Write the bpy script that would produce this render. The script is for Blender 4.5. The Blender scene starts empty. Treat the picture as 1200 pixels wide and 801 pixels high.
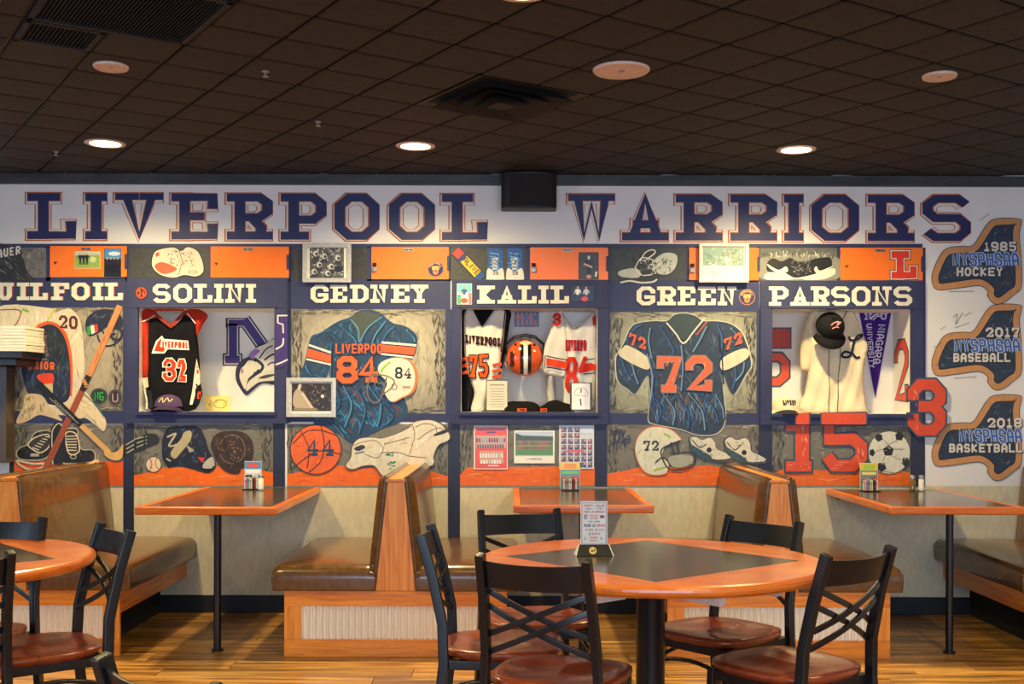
import bpy, bmesh, math, random
from math import sin, cos, pi, radians, hypot
from mathutils import Vector, Matrix
from mathutils.geometry import tessellate_polygon

SC = bpy.context.scene
COL = SC.collection
random.seed(7)

# ---------------------------------------------------------------- camera, world, light, exposure
F, HOR, EYE, ROLL = 1330.0, 467.0, 1.30, 0.003      # focal length and horizon row of the 1200x801 frame, eye height
WY = 6.89                                            # distance of the mural wall
cam = bpy.data.objects.new('camera', bpy.data.cameras.new('camera'))
COL.objects.link(cam)
cam.data.sensor_fit = 'HORIZONTAL'
cam.data.sensor_width = 36.0
cam.data.lens = 36.0 * F / 1200.0
cam.data.shift_y = (HOR - 400.5) / 1200.0
cr, sr = cos(ROLL), sin(ROLL)
cam.matrix_world = Matrix(((cr, -sr, 0, 0), (0, 0, -1, 0), (sr, cr, 0, EYE), (0, 0, 0, 1)))
cam.data.clip_start = 0.05
SC.camera = cam
SC.view_settings.view_transform = 'Standard'
SC.view_settings.look = 'None'
SC.view_settings.gamma = 1.0
SC.view_settings.use_curve_mapping = False
SC.view_settings.exposure = 0.40

world = bpy.data.worlds.new('room_air')
SC.world = world
world.use_nodes = True
world.node_tree.nodes['Background'].inputs[0].default_value = (0.55, 0.65, 0.85, 1)
world.node_tree.nodes['Background'].inputs[1].default_value = 0.2

CEIL = 2.652
LIGHTS = [(-2.169, 6.04), (-0.521, 6.08), (1.534, 6.14)]                       # seen in the photograph
LIGHTS_REST = [(0.03, 3.76), (-2.0, 3.9), (2.15, 3.9), (-0.9, 1.9), (1.2, 1.9), (-2.9, 1.9), (0.1, 0.2), (-2, .2), (2.2, .2), (-3.9, 6.0)]
WARM = (1.0, 0.78, 0.37)
COOL = (0.54, 0.74, 1.0)
SPOT_W, SPOT_ANG, BACK_W = 142.0, 160.0, 66.0
WIN_W, WIN2_W = 225.0, 60.0

def spot(x, y, w, ang, blend):
    d = bpy.data.lights.new('can_light', 'SPOT')
    d.energy = w; d.color = WARM; d.spot_size = radians(ang); d.spot_blend = blend; d.shadow_soft_size = 0.06
    o = bpy.data.objects.new('can_light', d); COL.objects.link(o); o.location = (x, y, CEIL - 0.035)
for x, y in LIGHTS: spot(x, y, SPOT_W, SPOT_ANG, 0.9)
for x, y in LIGHTS_REST: spot(x, y, BACK_W, 118.0, 0.5)
def area(name, loc, rot, sx, sy, w, col):
    d = bpy.data.lights.new(name, 'AREA'); d.shape = 'RECTANGLE'; d.size = sx; d.size_y = sy; d.energy = w; d.color = col
    o = bpy.data.objects.new(name, d); COL.objects.link(o); o.location = loc; o.rotation_euler = rot
area('window_daylight', (0.6, -3.9, 1.5), (radians(90), 0, 0), 5.6, 1.7, WIN_W, COOL)
area('window_daylight', (-5.9, 1.0, 1.5), (radians(90), 0, radians(-90)), 4.0, 1.7, WIN2_W, COOL)

# ---------------------------------------------------------------- helpers
def lin(c):
    c = c / 255.0
    return c / 12.92 if c <= 0.04045 else ((c + 0.055) / 1.055) ** 2.4
def C(r, g, b): return (lin(r), lin(g), lin(b), 1.0)

def onwall(x, y, Y=WY):
    """a measuring mark of the photograph carried to the vertical plane at distance Y"""
    u = x - 600.0; w = HOR - y
    W = w + ROLL * u; U = u - ROLL * w
    return U * Y / F, EYE + W * Y / F

MATS = {}
def mat(name, base=None, rough=0.5, metal=0.0, coat=0.0, spec=0.5, build=None):
    if name in MATS: return MATS[name]
    m = bpy.data.materials.new(name); m.use_nodes = True
    nt = m.node_tree; b = nt.nodes['Principled BSDF']
    if base: b.inputs['Base Color'].default_value = base
    b.inputs['Roughness'].default_value = rough
    b.inputs['Metallic'].default_value = metal
    b.inputs['Coat Weight'].default_value = coat
    b.inputs['Coat Roughness'].default_value = 0.12
    b.inputs['Specular IOR Level'].default_value = spec
    if build: build(nt, b)
    MATS[name] = m
    return m
def N(nt, t, **kw):
    n = nt.nodes.new(t)
    for k, v in kw.items():
        if k in n.inputs: n.inputs[k].default_value = v
        else: setattr(n, k, v)
    return n
def mapped(nt, scale, coord='Object'):
    tc = N(nt, 'ShaderNodeTexCoord'); mp = N(nt, 'ShaderNodeMapping'); mp.inputs['Scale'].default_value = scale
    nt.links.new(tc.outputs[coord], mp.inputs[0]); return mp.outputs[0]
def ramp(nt, fac, stops):
    r = N(nt, 'ShaderNodeValToRGB'); e = r.color_ramp.elements
    while len(e) < len(stops): e.new(0.5)
    for k, (p, c) in enumerate(stops): e[k].position = p; e[k].color = c
    nt.links.new(fac, r.inputs[0]); return r.outputs[0]
def bump(nt, b, h, st=0.2, dist=0.002):
    n = N(nt, 'ShaderNodeBump'); n.inputs['Strength'].default_value = st; n.inputs['Distance'].default_value = dist
    nt.links.new(h, n.inputs['Height']); nt.links.new(n.outputs[0], b.inputs['Normal'])
def noisy(name, c1, c2, scale=(5, 5, 5), rough=0.6, st=0.1, detail=4, lo=.35, hi=.65, dist=.002, **kw):
    def f(nt, b):
        v = mapped(nt, scale); n = N(nt, 'ShaderNodeTexNoise', Scale=1.0, Detail=detail); nt.links.new(v, n.inputs[0])
        nt.links.new(ramp(nt, n.outputs[0], [(lo, c1), (hi, c2)]), b.inputs['Base Color'])
        if st: bump(nt, b, n.outputs[0], st, dist)
    return mat(name, None, rough, build=f, **kw)
def wood(name, dark, mid, light, stretch, rough=0.35, coat=0.3, rand=0.0):
    """straight grain: noise squeezed along two axes, with optional tone per object"""
    def f(nt, b):
        tc = N(nt, 'ShaderNodeTexCoord'); mp = N(nt, 'ShaderNodeMapping'); mp.inputs['Scale'].default_value = stretch
        oi = N(nt, 'ShaderNodeObjectInfo'); ad = N(nt, 'ShaderNodeVectorMath', operation='ADD')
        mul = N(nt, 'ShaderNodeMath', operation='MULTIPLY'); mul.inputs[1].default_value = 17.0
        nt.links.new(oi.outputs['Random'], mul.inputs[0])
        nt.links.new(tc.outputs['Object'], ad.inputs[0]); nt.links.new(mul.outputs[0], ad.inputs[1]); nt.links.new(ad.outputs[0], mp.inputs[0])
        n1 = N(nt, 'ShaderNodeTexNoise', Scale=1.0, Detail=5.0, Roughness=0.62, Distortion=1.1)
        nt.links.new(mp.outputs[0], n1.inputs[0])
        col = ramp(nt, n1.outputs[0], [(0.30, dark), (0.48, mid), (0.68, light)])
        if rand:
            mr = N(nt, 'ShaderNodeMapRange'); mr.inputs['To Min'].default_value = 1 - rand; mr.inputs['To Max'].default_value = 1 + rand
            nt.links.new(oi.outputs['Random'], mr.inputs[0])
            mx = N(nt, 'ShaderNodeVectorMath', operation='SCALE'); nt.links.new(col, mx.inputs[0]); nt.links.new(mr.outputs[0], mx.inputs['Scale']); col = mx.outputs[0]
        nt.links.new(col, b.inputs['Base Color']); bump(nt, b, n1.outputs[0], 0.15, 0.001)
    return mat(name, None, rough, coat=coat, build=f)

def f_paint(nt, b):
    a = N(nt, 'ShaderNodeAttribute', attribute_name='Col')
    v = mapped(nt, (38, 38, 15)); n = N(nt, 'ShaderNodeTexNoise', Scale=1.0, Detail=4.0); nt.links.new(v, n.inputs[0])
    mr = N(nt, 'ShaderNodeMapRange'); mr.inputs['To Min'].default_value = 0.64; mr.inputs['To Max'].default_value = 0.98
    nt.links.new(n.outputs[0], mr.inputs[0])
    mx = N(nt, 'ShaderNodeVectorMath', operation='SCALE'); nt.links.new(a.outputs['Color'], mx.inputs[0]); nt.links.new(mr.outputs[0], mx.inputs['Scale'])
    nt.links.new(mx.outputs[0], b.inputs['Base Color'])
def f_print(nt, b):
    a = N(nt, 'ShaderNodeAttribute', attribute_name='Col'); v = mapped(nt, (200, 200, 200)); n = N(nt, 'ShaderNodeTexNoise', Scale=1.0); nt.links.new(v, n.inputs[0])
    mr = N(nt, 'ShaderNodeMapRange'); mr.inputs['To Min'].default_value = 0.93; mr.inputs['To Max'].default_value = 1.07; nt.links.new(n.outputs[0], mr.inputs[0])
    mx = N(nt, 'ShaderNodeVectorMath', operation='SCALE'); nt.links.new(a.outputs['Color'], mx.inputs[0]); nt.links.new(mr.outputs[0], mx.inputs['Scale'])
    nt.links.new(mx.outputs[0], b.inputs['Base Color'])
M_PAINT = mat('wall_paint', None, 0.5, build=f_paint)
M_PRINT = mat('printed_paper', None, 0.3, build=f_print)
M_CLOTHP = mat('dyed_cloth', None, 0.9, spec=.15, build=f_print)
M_GLOSSP = mat('glossy_shell', None, 0.15, coat=.6, build=f_print)
M_OAK = wood('oak', C(200, 100, 20), C(230, 136, 36), C(246, 160, 54), (3, 3, 3), 0.4, 0.25)
M_OAKV = wood('oak_upright', C(202, 104, 26), C(232, 142, 44), C(248, 168, 68), (40, 40, 2.2), 0.4, 0.25)
M_OAKX = wood('oak_rail', C(198, 98, 20), C(228, 134, 34), C(246, 158, 52), (2.2, 40, 40), 0.4, 0.25)
M_OAKY = wood('oak_long', C(198, 98, 20), C(228, 134, 34), C(246, 158, 52), (40, 2.2, 40), 0.4, 0.25)
M_TABLEW = wood('table_edge_wood', C(190, 84, 18), C(214, 106, 28), C(232, 130, 46), (3, 3, 30), 0.3, 0.35)
M_CHERRY = wood('cherry_seat', C(108, 40, 18), C(134, 54, 24), C(160, 72, 34), (2.5, 22, 10), 0.3, 0.35)
M_FLOORW = wood('floor_board_wood', C(66, 42, 20), C(160, 110, 50), C(218, 166, 86), (1.4, 20, 10), 0.38, 0.15, rand=0.34)
M_LAMINATE = noisy('black_laminate', C(62, 52, 38), C(78, 66, 48), (30, 30, 30), 0.22, 0.02, coat=.35)
M_BLACK = noisy('black_metal', C(12, 13, 16), C(17, 18, 22), (60, 60, 60), 0.34, 0.03, coat=.1)
M_BLACKM = noisy('matt_black', C(14, 14, 15), C(22, 22, 23), (30, 30, 30), 0.75, 0.1)
M_VINYL = noisy('brown_vinyl', C(92, 60, 28), C(110, 76, 38), (22, 22, 22), 0.27, 0.12, coat=.4, dist=.003)
M_TILE = noisy('dark_ceiling_tile', C(23, 21, 19), C(34, 30, 27), (26, 26, 26), 0.75, 0.25, detail=6)
M_GRID = noisy('dark_ceiling_grid', C(40, 36, 33), C(50, 45, 41), (26, 26, 26), 0.6, 0.1)
M_WALL = noisy('cream_wall_paint', C(230, 226, 222), C(236, 232, 228), (2.5, 2.5, 2.5), 0.55, 0.05)
M_NAVY = noisy('navy_paint', C(38, 43, 82), C(46, 52, 94), (9, 9, 4), 0.6, 0.08)
M_ORANGE = noisy('orange_enamel', C(252, 118, 20), C(252, 124, 24), (8, 8, 8), 0.32, 0.03)
M_CORR = noisy('galvanised_steel', C(244, 240, 226), C(250, 247, 236), (2, 2, 2), 0.22, 0.0, metal=.55)
M_STEEL = noisy('dull_steel', C(150, 146, 140), C(176, 172, 164), (60, 60, 60), 0.35, 0.05, metal=.7)
M_BEIGEP = noisy('beige_grille', C(214, 186, 170), C(226, 200, 184), (90, 90, 90), 0.5, 0.3)
M_WHITE = noisy('white_paper', C(228, 222, 206), C(238, 233, 220), (20, 20, 20), 0.6, 0.05)
M_SILVER = noisy('silver_frame', C(186, 182, 178), C(204, 200, 196), (50, 50, 50), 0.3, 0.04, metal=.25)
M_BULK = noisy('charcoal_trim_paint', C(44, 44, 48), C(66, 66, 70), (3, 3, 12), 0.5, 0.1)
def emit(name, col, s):
    def f(nt, b):
        b.inputs['Emission Color'].default_value = col; b.inputs['Emission Strength'].default_value = s
    return mat(name, (0.8, 0.8, 0.8, 1), 0.4, build=f)
M_LAMP = emit('lit_lamp', (1.0, 0.80, 0.46, 1), 7.0)
def f_glass(nt, b): b.inputs['Transmission Weight'].default_value = 0.9
M_GLASS = mat('clear_glass', (0.9, 0.92, 0.93, 1), 0.05, build=f_glass)

def tag(o, label=None, cat=None, group=None, kind=None):
    if label: o['label'] = label
    if cat: o['category'] = cat
    if group: o['group'] = group
    if kind: o['kind'] = kind
    return o
def root(name, loc, label, cat, group=None, rz=0.0):
    o = bpy.data.objects.new(name, None); COL.objects.link(o)
    o.location = loc; o.rotation_euler = (0, 0, rz); o.empty_display_size = 0.1
    return tag(o, label, cat, group)

def abs_loc(o):
    v = Vector(o.location)
    while o.parent: o = o.parent; v += o.location
    return v

class MB:
    def __init__(s): s.v = []; s.f = []
    def add(s, vs, fs):
        n = len(s.v); s.v += [tuple(p) for p in vs]; s.f += [tuple(i + n for i in f) for f in fs]; return s
    def box(s, x0, x1, y0, y1, z0, z1, M=None):
        vs = [(x, y, z) for x in (x0, x1) for y in (y0, y1) for z in (z0, z1)]
        if M: vs = [M @ Vector(p) for p in vs]
        return s.add(vs, [(0, 1, 3, 2), (4, 6, 7, 5), (0, 4, 5, 1), (2, 3, 7, 6), (0, 2, 6, 4), (1, 5, 7, 3)])
    def cyl(s, c, r, z0, z1, n=20, r2=None):
        r2 = r if r2 is None else r2; x, y = c
        vs = [(x + r * cos(2 * pi * k / n), y + r * sin(2 * pi * k / n), z0) for k in range(n)] + [(x + r2 * cos(2 * pi * k / n), y + r2 * sin(2 * pi * k / n), z1) for k in range(n)]
        fs = [(k, (k + 1) % n, n + (k + 1) % n, n + k) for k in range(n)] + [tuple(range(n))[::-1], tuple(range(n, 2 * n))]
        return s.add(vs, fs)
    def lathe(s, c, prof, n=24):
        x, y = c; vs = []; m = len(prof)
        for k in range(n):
            a = 2 * pi * k / n
            vs += [(x + r * cos(a), y + r * sin(a), z) for r, z in prof]
        fs = [(k * m + j, ((k + 1) % n) * m + j, ((k + 1) % n) * m + j + 1, k * m + j + 1) for k in range(n) for j in range(m - 1)]
        return s.add(vs, fs)
    def tube(s, path, r, n=8, flat=None):
        """round tube along a path; flat=(a,b,normal) gives a rectangular bar a x b"""
        P = [Vector(p) for p in path]; vs = []
        for i, p in enumerate(P):
            t = (P[min(i + 1, len(P) - 1)] - P[max(i - 1, 0)]).normalized()
            if flat:
                a, b, nr = flat; w = Vector(nr); u = t.cross(w).normalized(); w = u.cross(t).normalized()
                ring = [p + u * (sx * a / 2) + w * (sy * b / 2) for sx, sy in ((-1, -1), (1, -1), (1, 1), (-1, 1))]
            else:
                w = Vector((0, 0, 1)) if abs(t.z) < .9 else Vector((1, 0, 0)); u = t.cross(w).normalized(); w = u.cross(t)
                ring = [p + u * r * cos(2 * pi * k / n) + w * r * sin(2 * pi * k / n) for k in range(n)]
            vs += ring
        m = 4 if flat else n
        fs = [(i * m + k, i * m + (k + 1) % m, (i + 1) * m + (k + 1) % m, (i + 1) * m + k) for i in range(len(P) - 1) for k in range(m)]
        fs += [tuple(range(m))[::-1], tuple(range((len(P) - 1) * m, len(P) * m))]
        return s.add(vs, fs)
    def prism(s, pts, y0, y1):
        """outline in x,z pushed from y0 to y1"""
        n = len(pts); tri = tessellate_polygon([[Vector((p[0], p[1], 0)) for p in pts]])
        s.add([(p[0], y0, p[1]) for p in pts] + [(p[0], y1, p[1]) for p in pts],
              [tuple(t) for t in tri] + [tuple(n + i for i in t)[::-1] for t in tri] + [(k, (k + 1) % n, n + (k + 1) % n, n + k) for k in range(n)])
        return s
    def build(s, name, m, parent=None, world=False, smooth=False, bevel=0.0, sub=0, seg=2):
        off = Vector((0, 0, 0))
        if parent is not None and world: off = abs_loc(parent)
        if parent is None:
            xs = list(zip(*s.v)); off = Vector(((min(xs[0]) + max(xs[0])) / 2, (min(xs[1]) + max(xs[1])) / 2, min(xs[2])))
        me = bpy.data.meshes.new(name); me.from_pydata([(p[0] - off[0], p[1] - off[1], p[2] - off[2]) for p in s.v], [], s.f); me.update()
        bm = bmesh.new(); bm.from_mesh(me); bmesh.ops.recalc_face_normals(bm, faces=bm.faces); bm.to_mesh(me); bm.free()
        me.materials.append(m)
        if smooth: me.polygons.foreach_set('use_smooth', [True] * len(me.polygons))
        o = bpy.data.objects.new(name, me); COL.objects.link(o)
        if parent is None: o.location = off
        else: o.parent = parent
        if bevel:
            b = o.modifiers.new('bevel', 'BEVEL'); b.width = bevel; b.segments = seg; b.limit_method = 'ANGLE'; b.angle_limit = radians(40)
            me.polygons.foreach_set('use_smooth', [True] * len(me.polygons)); o.modifiers.new('wn', 'WEIGHTED_NORMAL').keep_sharp = True
        if sub:
            q = o.modifiers.new('sub', 'SUBSURF'); q.levels = sub; q.render_levels = sub
        return o
def B(name, m, parent, *b, bevel=0.0, world=False, seg=2): return MB().box(*b).build(name, m, parent, bevel=bevel, world=world, seg=seg)
def copy_tree(o, parent=None):
    c = o.copy(); COL.objects.link(c)
    if parent: c.parent = parent
    for ch in list(o.children): copy_tree(ch, c)
    return c

# ---------------------------------------------------------------- painter: flat colour laid on a wall or a cloth
def smooth_pts(pts, closed=True, n=5):
    out = []; m = len(pts)
    rng = range(m) if closed else range(m - 1)
    for i in rng:
        p0, p1, p2, p3 = (pts[(i + k - 1) % m] if closed else pts[min(max(i + k - 1, 0), m - 1)] for k in range(4))
        for j in range(n):
            t = j / n; t2 = t * t; t3 = t2 * t
            out.append(tuple(0.5 * (2 * p1[a] + (p2[a] - p0[a]) * t + (2 * p0[a] - 5 * p1[a] + 4 * p2[a] - p3[a]) * t2 + (3 * p1[a] - p0[a] - 3 * p2[a] + p3[a]) * t3) for a in (0, 1)))
    if not closed: out.append(pts[-1])
    return out
def inside(p, poly):
    x, y = p; r = False; j = len(poly) - 1
    for i in range(len(poly)):
        xi, yi = poly[i]; xj, yj = poly[j]
        if (yi > y) != (yj > y) and x < (xj - xi) * (y - yi) / (yj - yi) + xi: r = not r
        j = i
    return r
def stroke_quads(pts, w, cap=0.0, closed=False):
    P = [Vector(p) for p in pts]; n = len(P); out = []
    if n < 2: return out
    if not closed and cap:
        d = (P[0] - P[1]).normalized(); P[0] = P[0] + d * cap * (1 if max(abs(d.x), abs(d.y)) > .995 else .15)
        d = (P[-1] - P[-2]).normalized(); P[-1] = P[-1] + d * cap * (1 if max(abs(d.x), abs(d.y)) > .995 else .15)
    L = []; R = []
    for i in range(n):
        a = P[i - 1] if (i > 0 or closed) else None; b = P[(i + 1) % n] if (i < n - 1 or closed) else None
        d1 = (P[i] - a).normalized() if a is not None else None; d2 = (b - P[i]).normalized() if b is not None else None
        if d1 is None: nn = Vector((-d2.y, d2.x)); k = 1
        elif d2 is None: nn = Vector((-d1.y, d1.x)); k = 1
        else:
            n1 = Vector((-d1.y, d1.x)); n2 = Vector((-d2.y, d2.x)); nn = (n1 + n2)
            if nn.length < 1e-4: nn = n1; k = 1
            else: nn.normalize(); k = min(1 / max(nn.dot(n1), 0.2), 1.25 if cap else 1.6)
        L.append(P[i] + nn * (w / 2 * k)); R.append(P[i] - nn * (w / 2 * k))
    for i in range(n if closed else n - 1):
        j = (i + 1) % n; out.append([tuple(L[i]), tuple(L[j]), tuple(R[j]), tuple(R[i])])
    return out

SLAB = {
 'L': [[(.28, 0), (.28, 1)], [(0, 1), (.58, 1)], [(0, 0), (1, 0), (1, .26)]],
 'I': [[(.5, 0), (.5, 1)], [(0, 1), (1, 1)], [(0, 0), (1, 0)]],
 'V': [[(.18, 1), (.5, 0), (.82, 1)], [(0, 1), (.38, 1)], [(.62, 1), (1, 1)]],
 'E': [[(.22, 0), (.22, 1)], [(0, 1), (1, 1), (1, .8)], [(0, 0), (1, 0), (1, .2)], [(.22, .5), (.62, .5)]],
 'F': [[(.22, 0), (.22, 1)], [(0, 1), (1, 1), (1, .8)], [(0, 0), (.5, 0)], [(.22, .5), (.62, .5)]],
 'R': [[(.22, 0), (.22, 1)], [(0, 1), (.78, 1), (1, .86), (1, .62), (.78, .48), (.22, .48)], [(.55, .48), (.82, .22), (.82, 0)], [(0, 0), (.42, 0)], [(.7, 0), (1, 0)]],
 'P': [[(.22, 0), (.22, 1)], [(0, 1), (.78, 1), (1, .84), (1, .58), (.78, .42), (.22, .42)], [(0, 0), (.5, 0)]],
 'O': [[(.28, 0), (.72, 0), (1, .22), (1, .78), (.72, 1), (.28, 1), (0, .78), (0, .22), 'c']],
 'Q': [[(.28, 0), (.72, 0), (1, .22), (1, .78), (.72, 1), (.28, 1), (0, .78), (0, .22), 'c'], [(.6, .3), (1, 0)]],
 'W': [[(.14, 1), (.3, 0), (.5, .82), (.7, 0), (.86, 1)], [(0, 1), (.3, 1)], [(.7, 1), (1, 1)], [(.4, 1), (.6, 1)]],
 'A': [[(.18, 0), (.5, 1), (.82, 0)], [(.3, .32), (.7, .32)], [(0, 0), (.36, 0)], [(.64, 0), (1, 0)]],
 'S': [[(1, .86), (.8, 1), (.22, 1), (0, .84), (0, .66), (.2, .5), (.8, .5), (1, .34), (1, .16), (.8, 0), (.2, 0), (0, .14)]],
 'N': [[(.16, 0), (.16, 1), (.84, 0), (.84, 1)], [(0, 0), (.32, 0)], [(0, 1), (.16, 1)], [(.7, 1), (1, 1)]],
 'D': [[(.2, 0), (.2, 1)], [(0, 1), (.72, 1), (1, .78), (1, .22), (.72, 0), (0, 0)]],
 'G': [[(1, .78), (1, .82), (.75, 1), (.28, 1), (0, .78), (0, .22), (.28, 0), (.72, 0), (1, .15), (1, .42), (.55, .42)]],
 'Y': [[(.14, 1), (.5, .46), (.86, 1)], [(.5, .46), (.5, 0)], [(0, 1), (.32, 1)], [(.68, 1), (1, 1)], [(.28, 0), (.72, 0)]],
 'K': [[(.2, 0), (.2, 1)], [(.82, 1), (.26, .48), (.82, 0)], [(0, 1), (.4, 1)], [(0, 0), (.4, 0)], [(.66, 1), (1, 1)], [(.66, 0), (1, 0)]],
 'U': [[(.15, 1), (.15, .2), (.35, 0), (.65, 0), (.85, .2), (.85, 1)], [(0, 1), (.35, 1)], [(.65, 1), (1, 1)]],
 'T': [[(.5, 0), (.5, 1)], [(0, .8), (0, 1), (1, 1), (1, .8)], [(.3, 0), (.7, 0)]],
}
SANS = {
 'A': [[(0, 0), (0, .7), (.3, 1), (.7, 1), (1, .7), (1, 0)], [(0, .4), (1, .4)]],
 'B': [[(0, 0), (0, 1), (.75, 1), (.95, .85), (.95, .65), (.75, .5), (1, .35), (1, .15), (.75, 0), (0, 0)], [(0, .5), (.75, .5)]],
 'C': [[(1, .8), (.75, 1), (.25, 1), (0, .8), (0, .2), (.25, 0), (.75, 0), (1, .2)]],
 'D': [[(0, 0), (0, 1), (.7, 1), (1, .75), (1, .25), (.7, 0), (0, 0)]],
 'E': [[(1, 1), (0, 1), (0, 0), (1, 0)], [(0, .5), (.8, .5)]],
 'F': [[(1, 1), (0, 1), (0, 0)], [(0, .5), (.8, .5)]],
 'G': [[(1, .8), (.75, 1), (.25, 1), (0, .8), (0, .2), (.25, 0), (1, 0), (1, .45), (.55, .45)]],
 'H': [[(0, 0), (0, 1)], [(1, 0), (1, 1)], [(0, .5), (1, .5)]],
 'I': [[(.5, 0), (.5, 1)]],
 'J': [[(1, 1), (1, .2), (.75, 0), (.25, 0), (0, .2)]],
 'K': [[(0, 0), (0, 1)], [(1, 1), (.1, .48), (1, 0)]],
 'L': [[(0, 1), (0, 0), (1, 0)]],
 'M': [[(0, 0), (0, 1), (.5, .4), (1, 1), (1, 0)]],
 'N': [[(0, 0), (0, 1), (1, 0), (1, 1)]],
 'O': [[(.28, 0), (.72, 0), (1, .22), (1, .78), (.72, 1), (.28, 1), (0, .78), (0, .22), 'c']],
 'P': [[(0, 0), (0, 1), (.75, 1), (1, .85), (1, .6), (.75, .45), (0, .45)]],
 'R': [[(0, 0), (0, 1), (.75, 1), (1, .85), (1, .6), (.75, .45), (0, .45)], [(.45, .45), (1, 0)]],
 'S': [[(1, .8), (.8, 1), (.2, 1), (0, .84), (0, .64), (.2, .5), (.8, .5), (1, .36), (1, .16), (.8, 0), (.2, 0), (0, .2)]],
 'T': [[(.5, 0), (.5, 1)], [(0, 1), (1, 1)]],
 'U': [[(0, 1), (0, .2), (.25, 0), (.75, 0), (1, .2), (1, 1)]],
 'V': [[(0, 1), (.5, 0), (1, 1)]],
 'W': [[(0, 1), (.25, 0), (.5, .7), (.75, 0), (1, 1)]],
 'Y': [[(0, 1), (.5, .5), (1, 1)], [(.5, .5), (.5, 0)]],
 '0': [[(.28, 0), (.72, 0), (1, .22), (1, .78), (.72, 1), (.28, 1), (0, .78), (0, .22), 'c']],
 '1': [[(.15, .78), (.5, 1), (.5, 0)], [(.1, 0), (.9, 0)]],
 '2': [[(0, .76), (0, .82), (.25, 1), (.75, 1), (1, .82), (1, .62), (.1, 0), (1, 0), (1, .14)]],
 '3': [[(0, .78), (0, .84), (.25, 1), (.75, 1), (1, .84), (1, .66), (.75, .52), (.4, .52)], [(.75, .52), (1, .36), (1, .16), (.75, 0), (.25, 0), (0, .16), (0, .24)]],
 '4': [[(.72, 0), (.72, 1), (0, .3), (1, .3)], [(.5, 0), (.95, 0)]],
 '5': [[(.95, 1), (.05, 1), (.05, .56), (.75, .58), (1, .42), (1, .18), (.75, 0), (.2, 0), (0, .2)]],
 '7': [[(0, .82), (0, 1), (1, 1), (.45, 0)], [(.25, 0), (.68, 0)]],
 '8': [[(.25, .5), (.02, .66), (.02, .86), (.25, 1), (.75, 1), (.98, .86), (.98, .66), (.75, .5), (.25, .5), (0, .34), (0, .14), (.25, 0), (.75, 0), (1, .14), (1, .34), (.75, .5)]],
 '9': [[(0, .14), (.25, 0), (.75, 0), (1, .2), (1, .84), (.75, 1), (.25, 1), (0, .84), (0, .6), (.25, .45), (1, .45)]],
 '$': [[(1, .8), (.2, .85), (.2, .5), (.8, .5), (.8, .15), (0, .2)], [(.5, -.1), (.5, 1.1)]],
 '&': [[(1, 0), (.1, .8), (.4, 1), (.6, .8), (0, .3), (.3, 0), (1, .5)]],
 '-': [[(.1, .5), (.9, .5)]], '.': [[(.4, 0), (.6, 0)]], '/': [[(0, 0), (1, 1)]], "'": [[(.5, 1), (.5, .8)]],
}
NARROW = {'I': .45, '1': .75, '.': .3, "'": .3}

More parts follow.
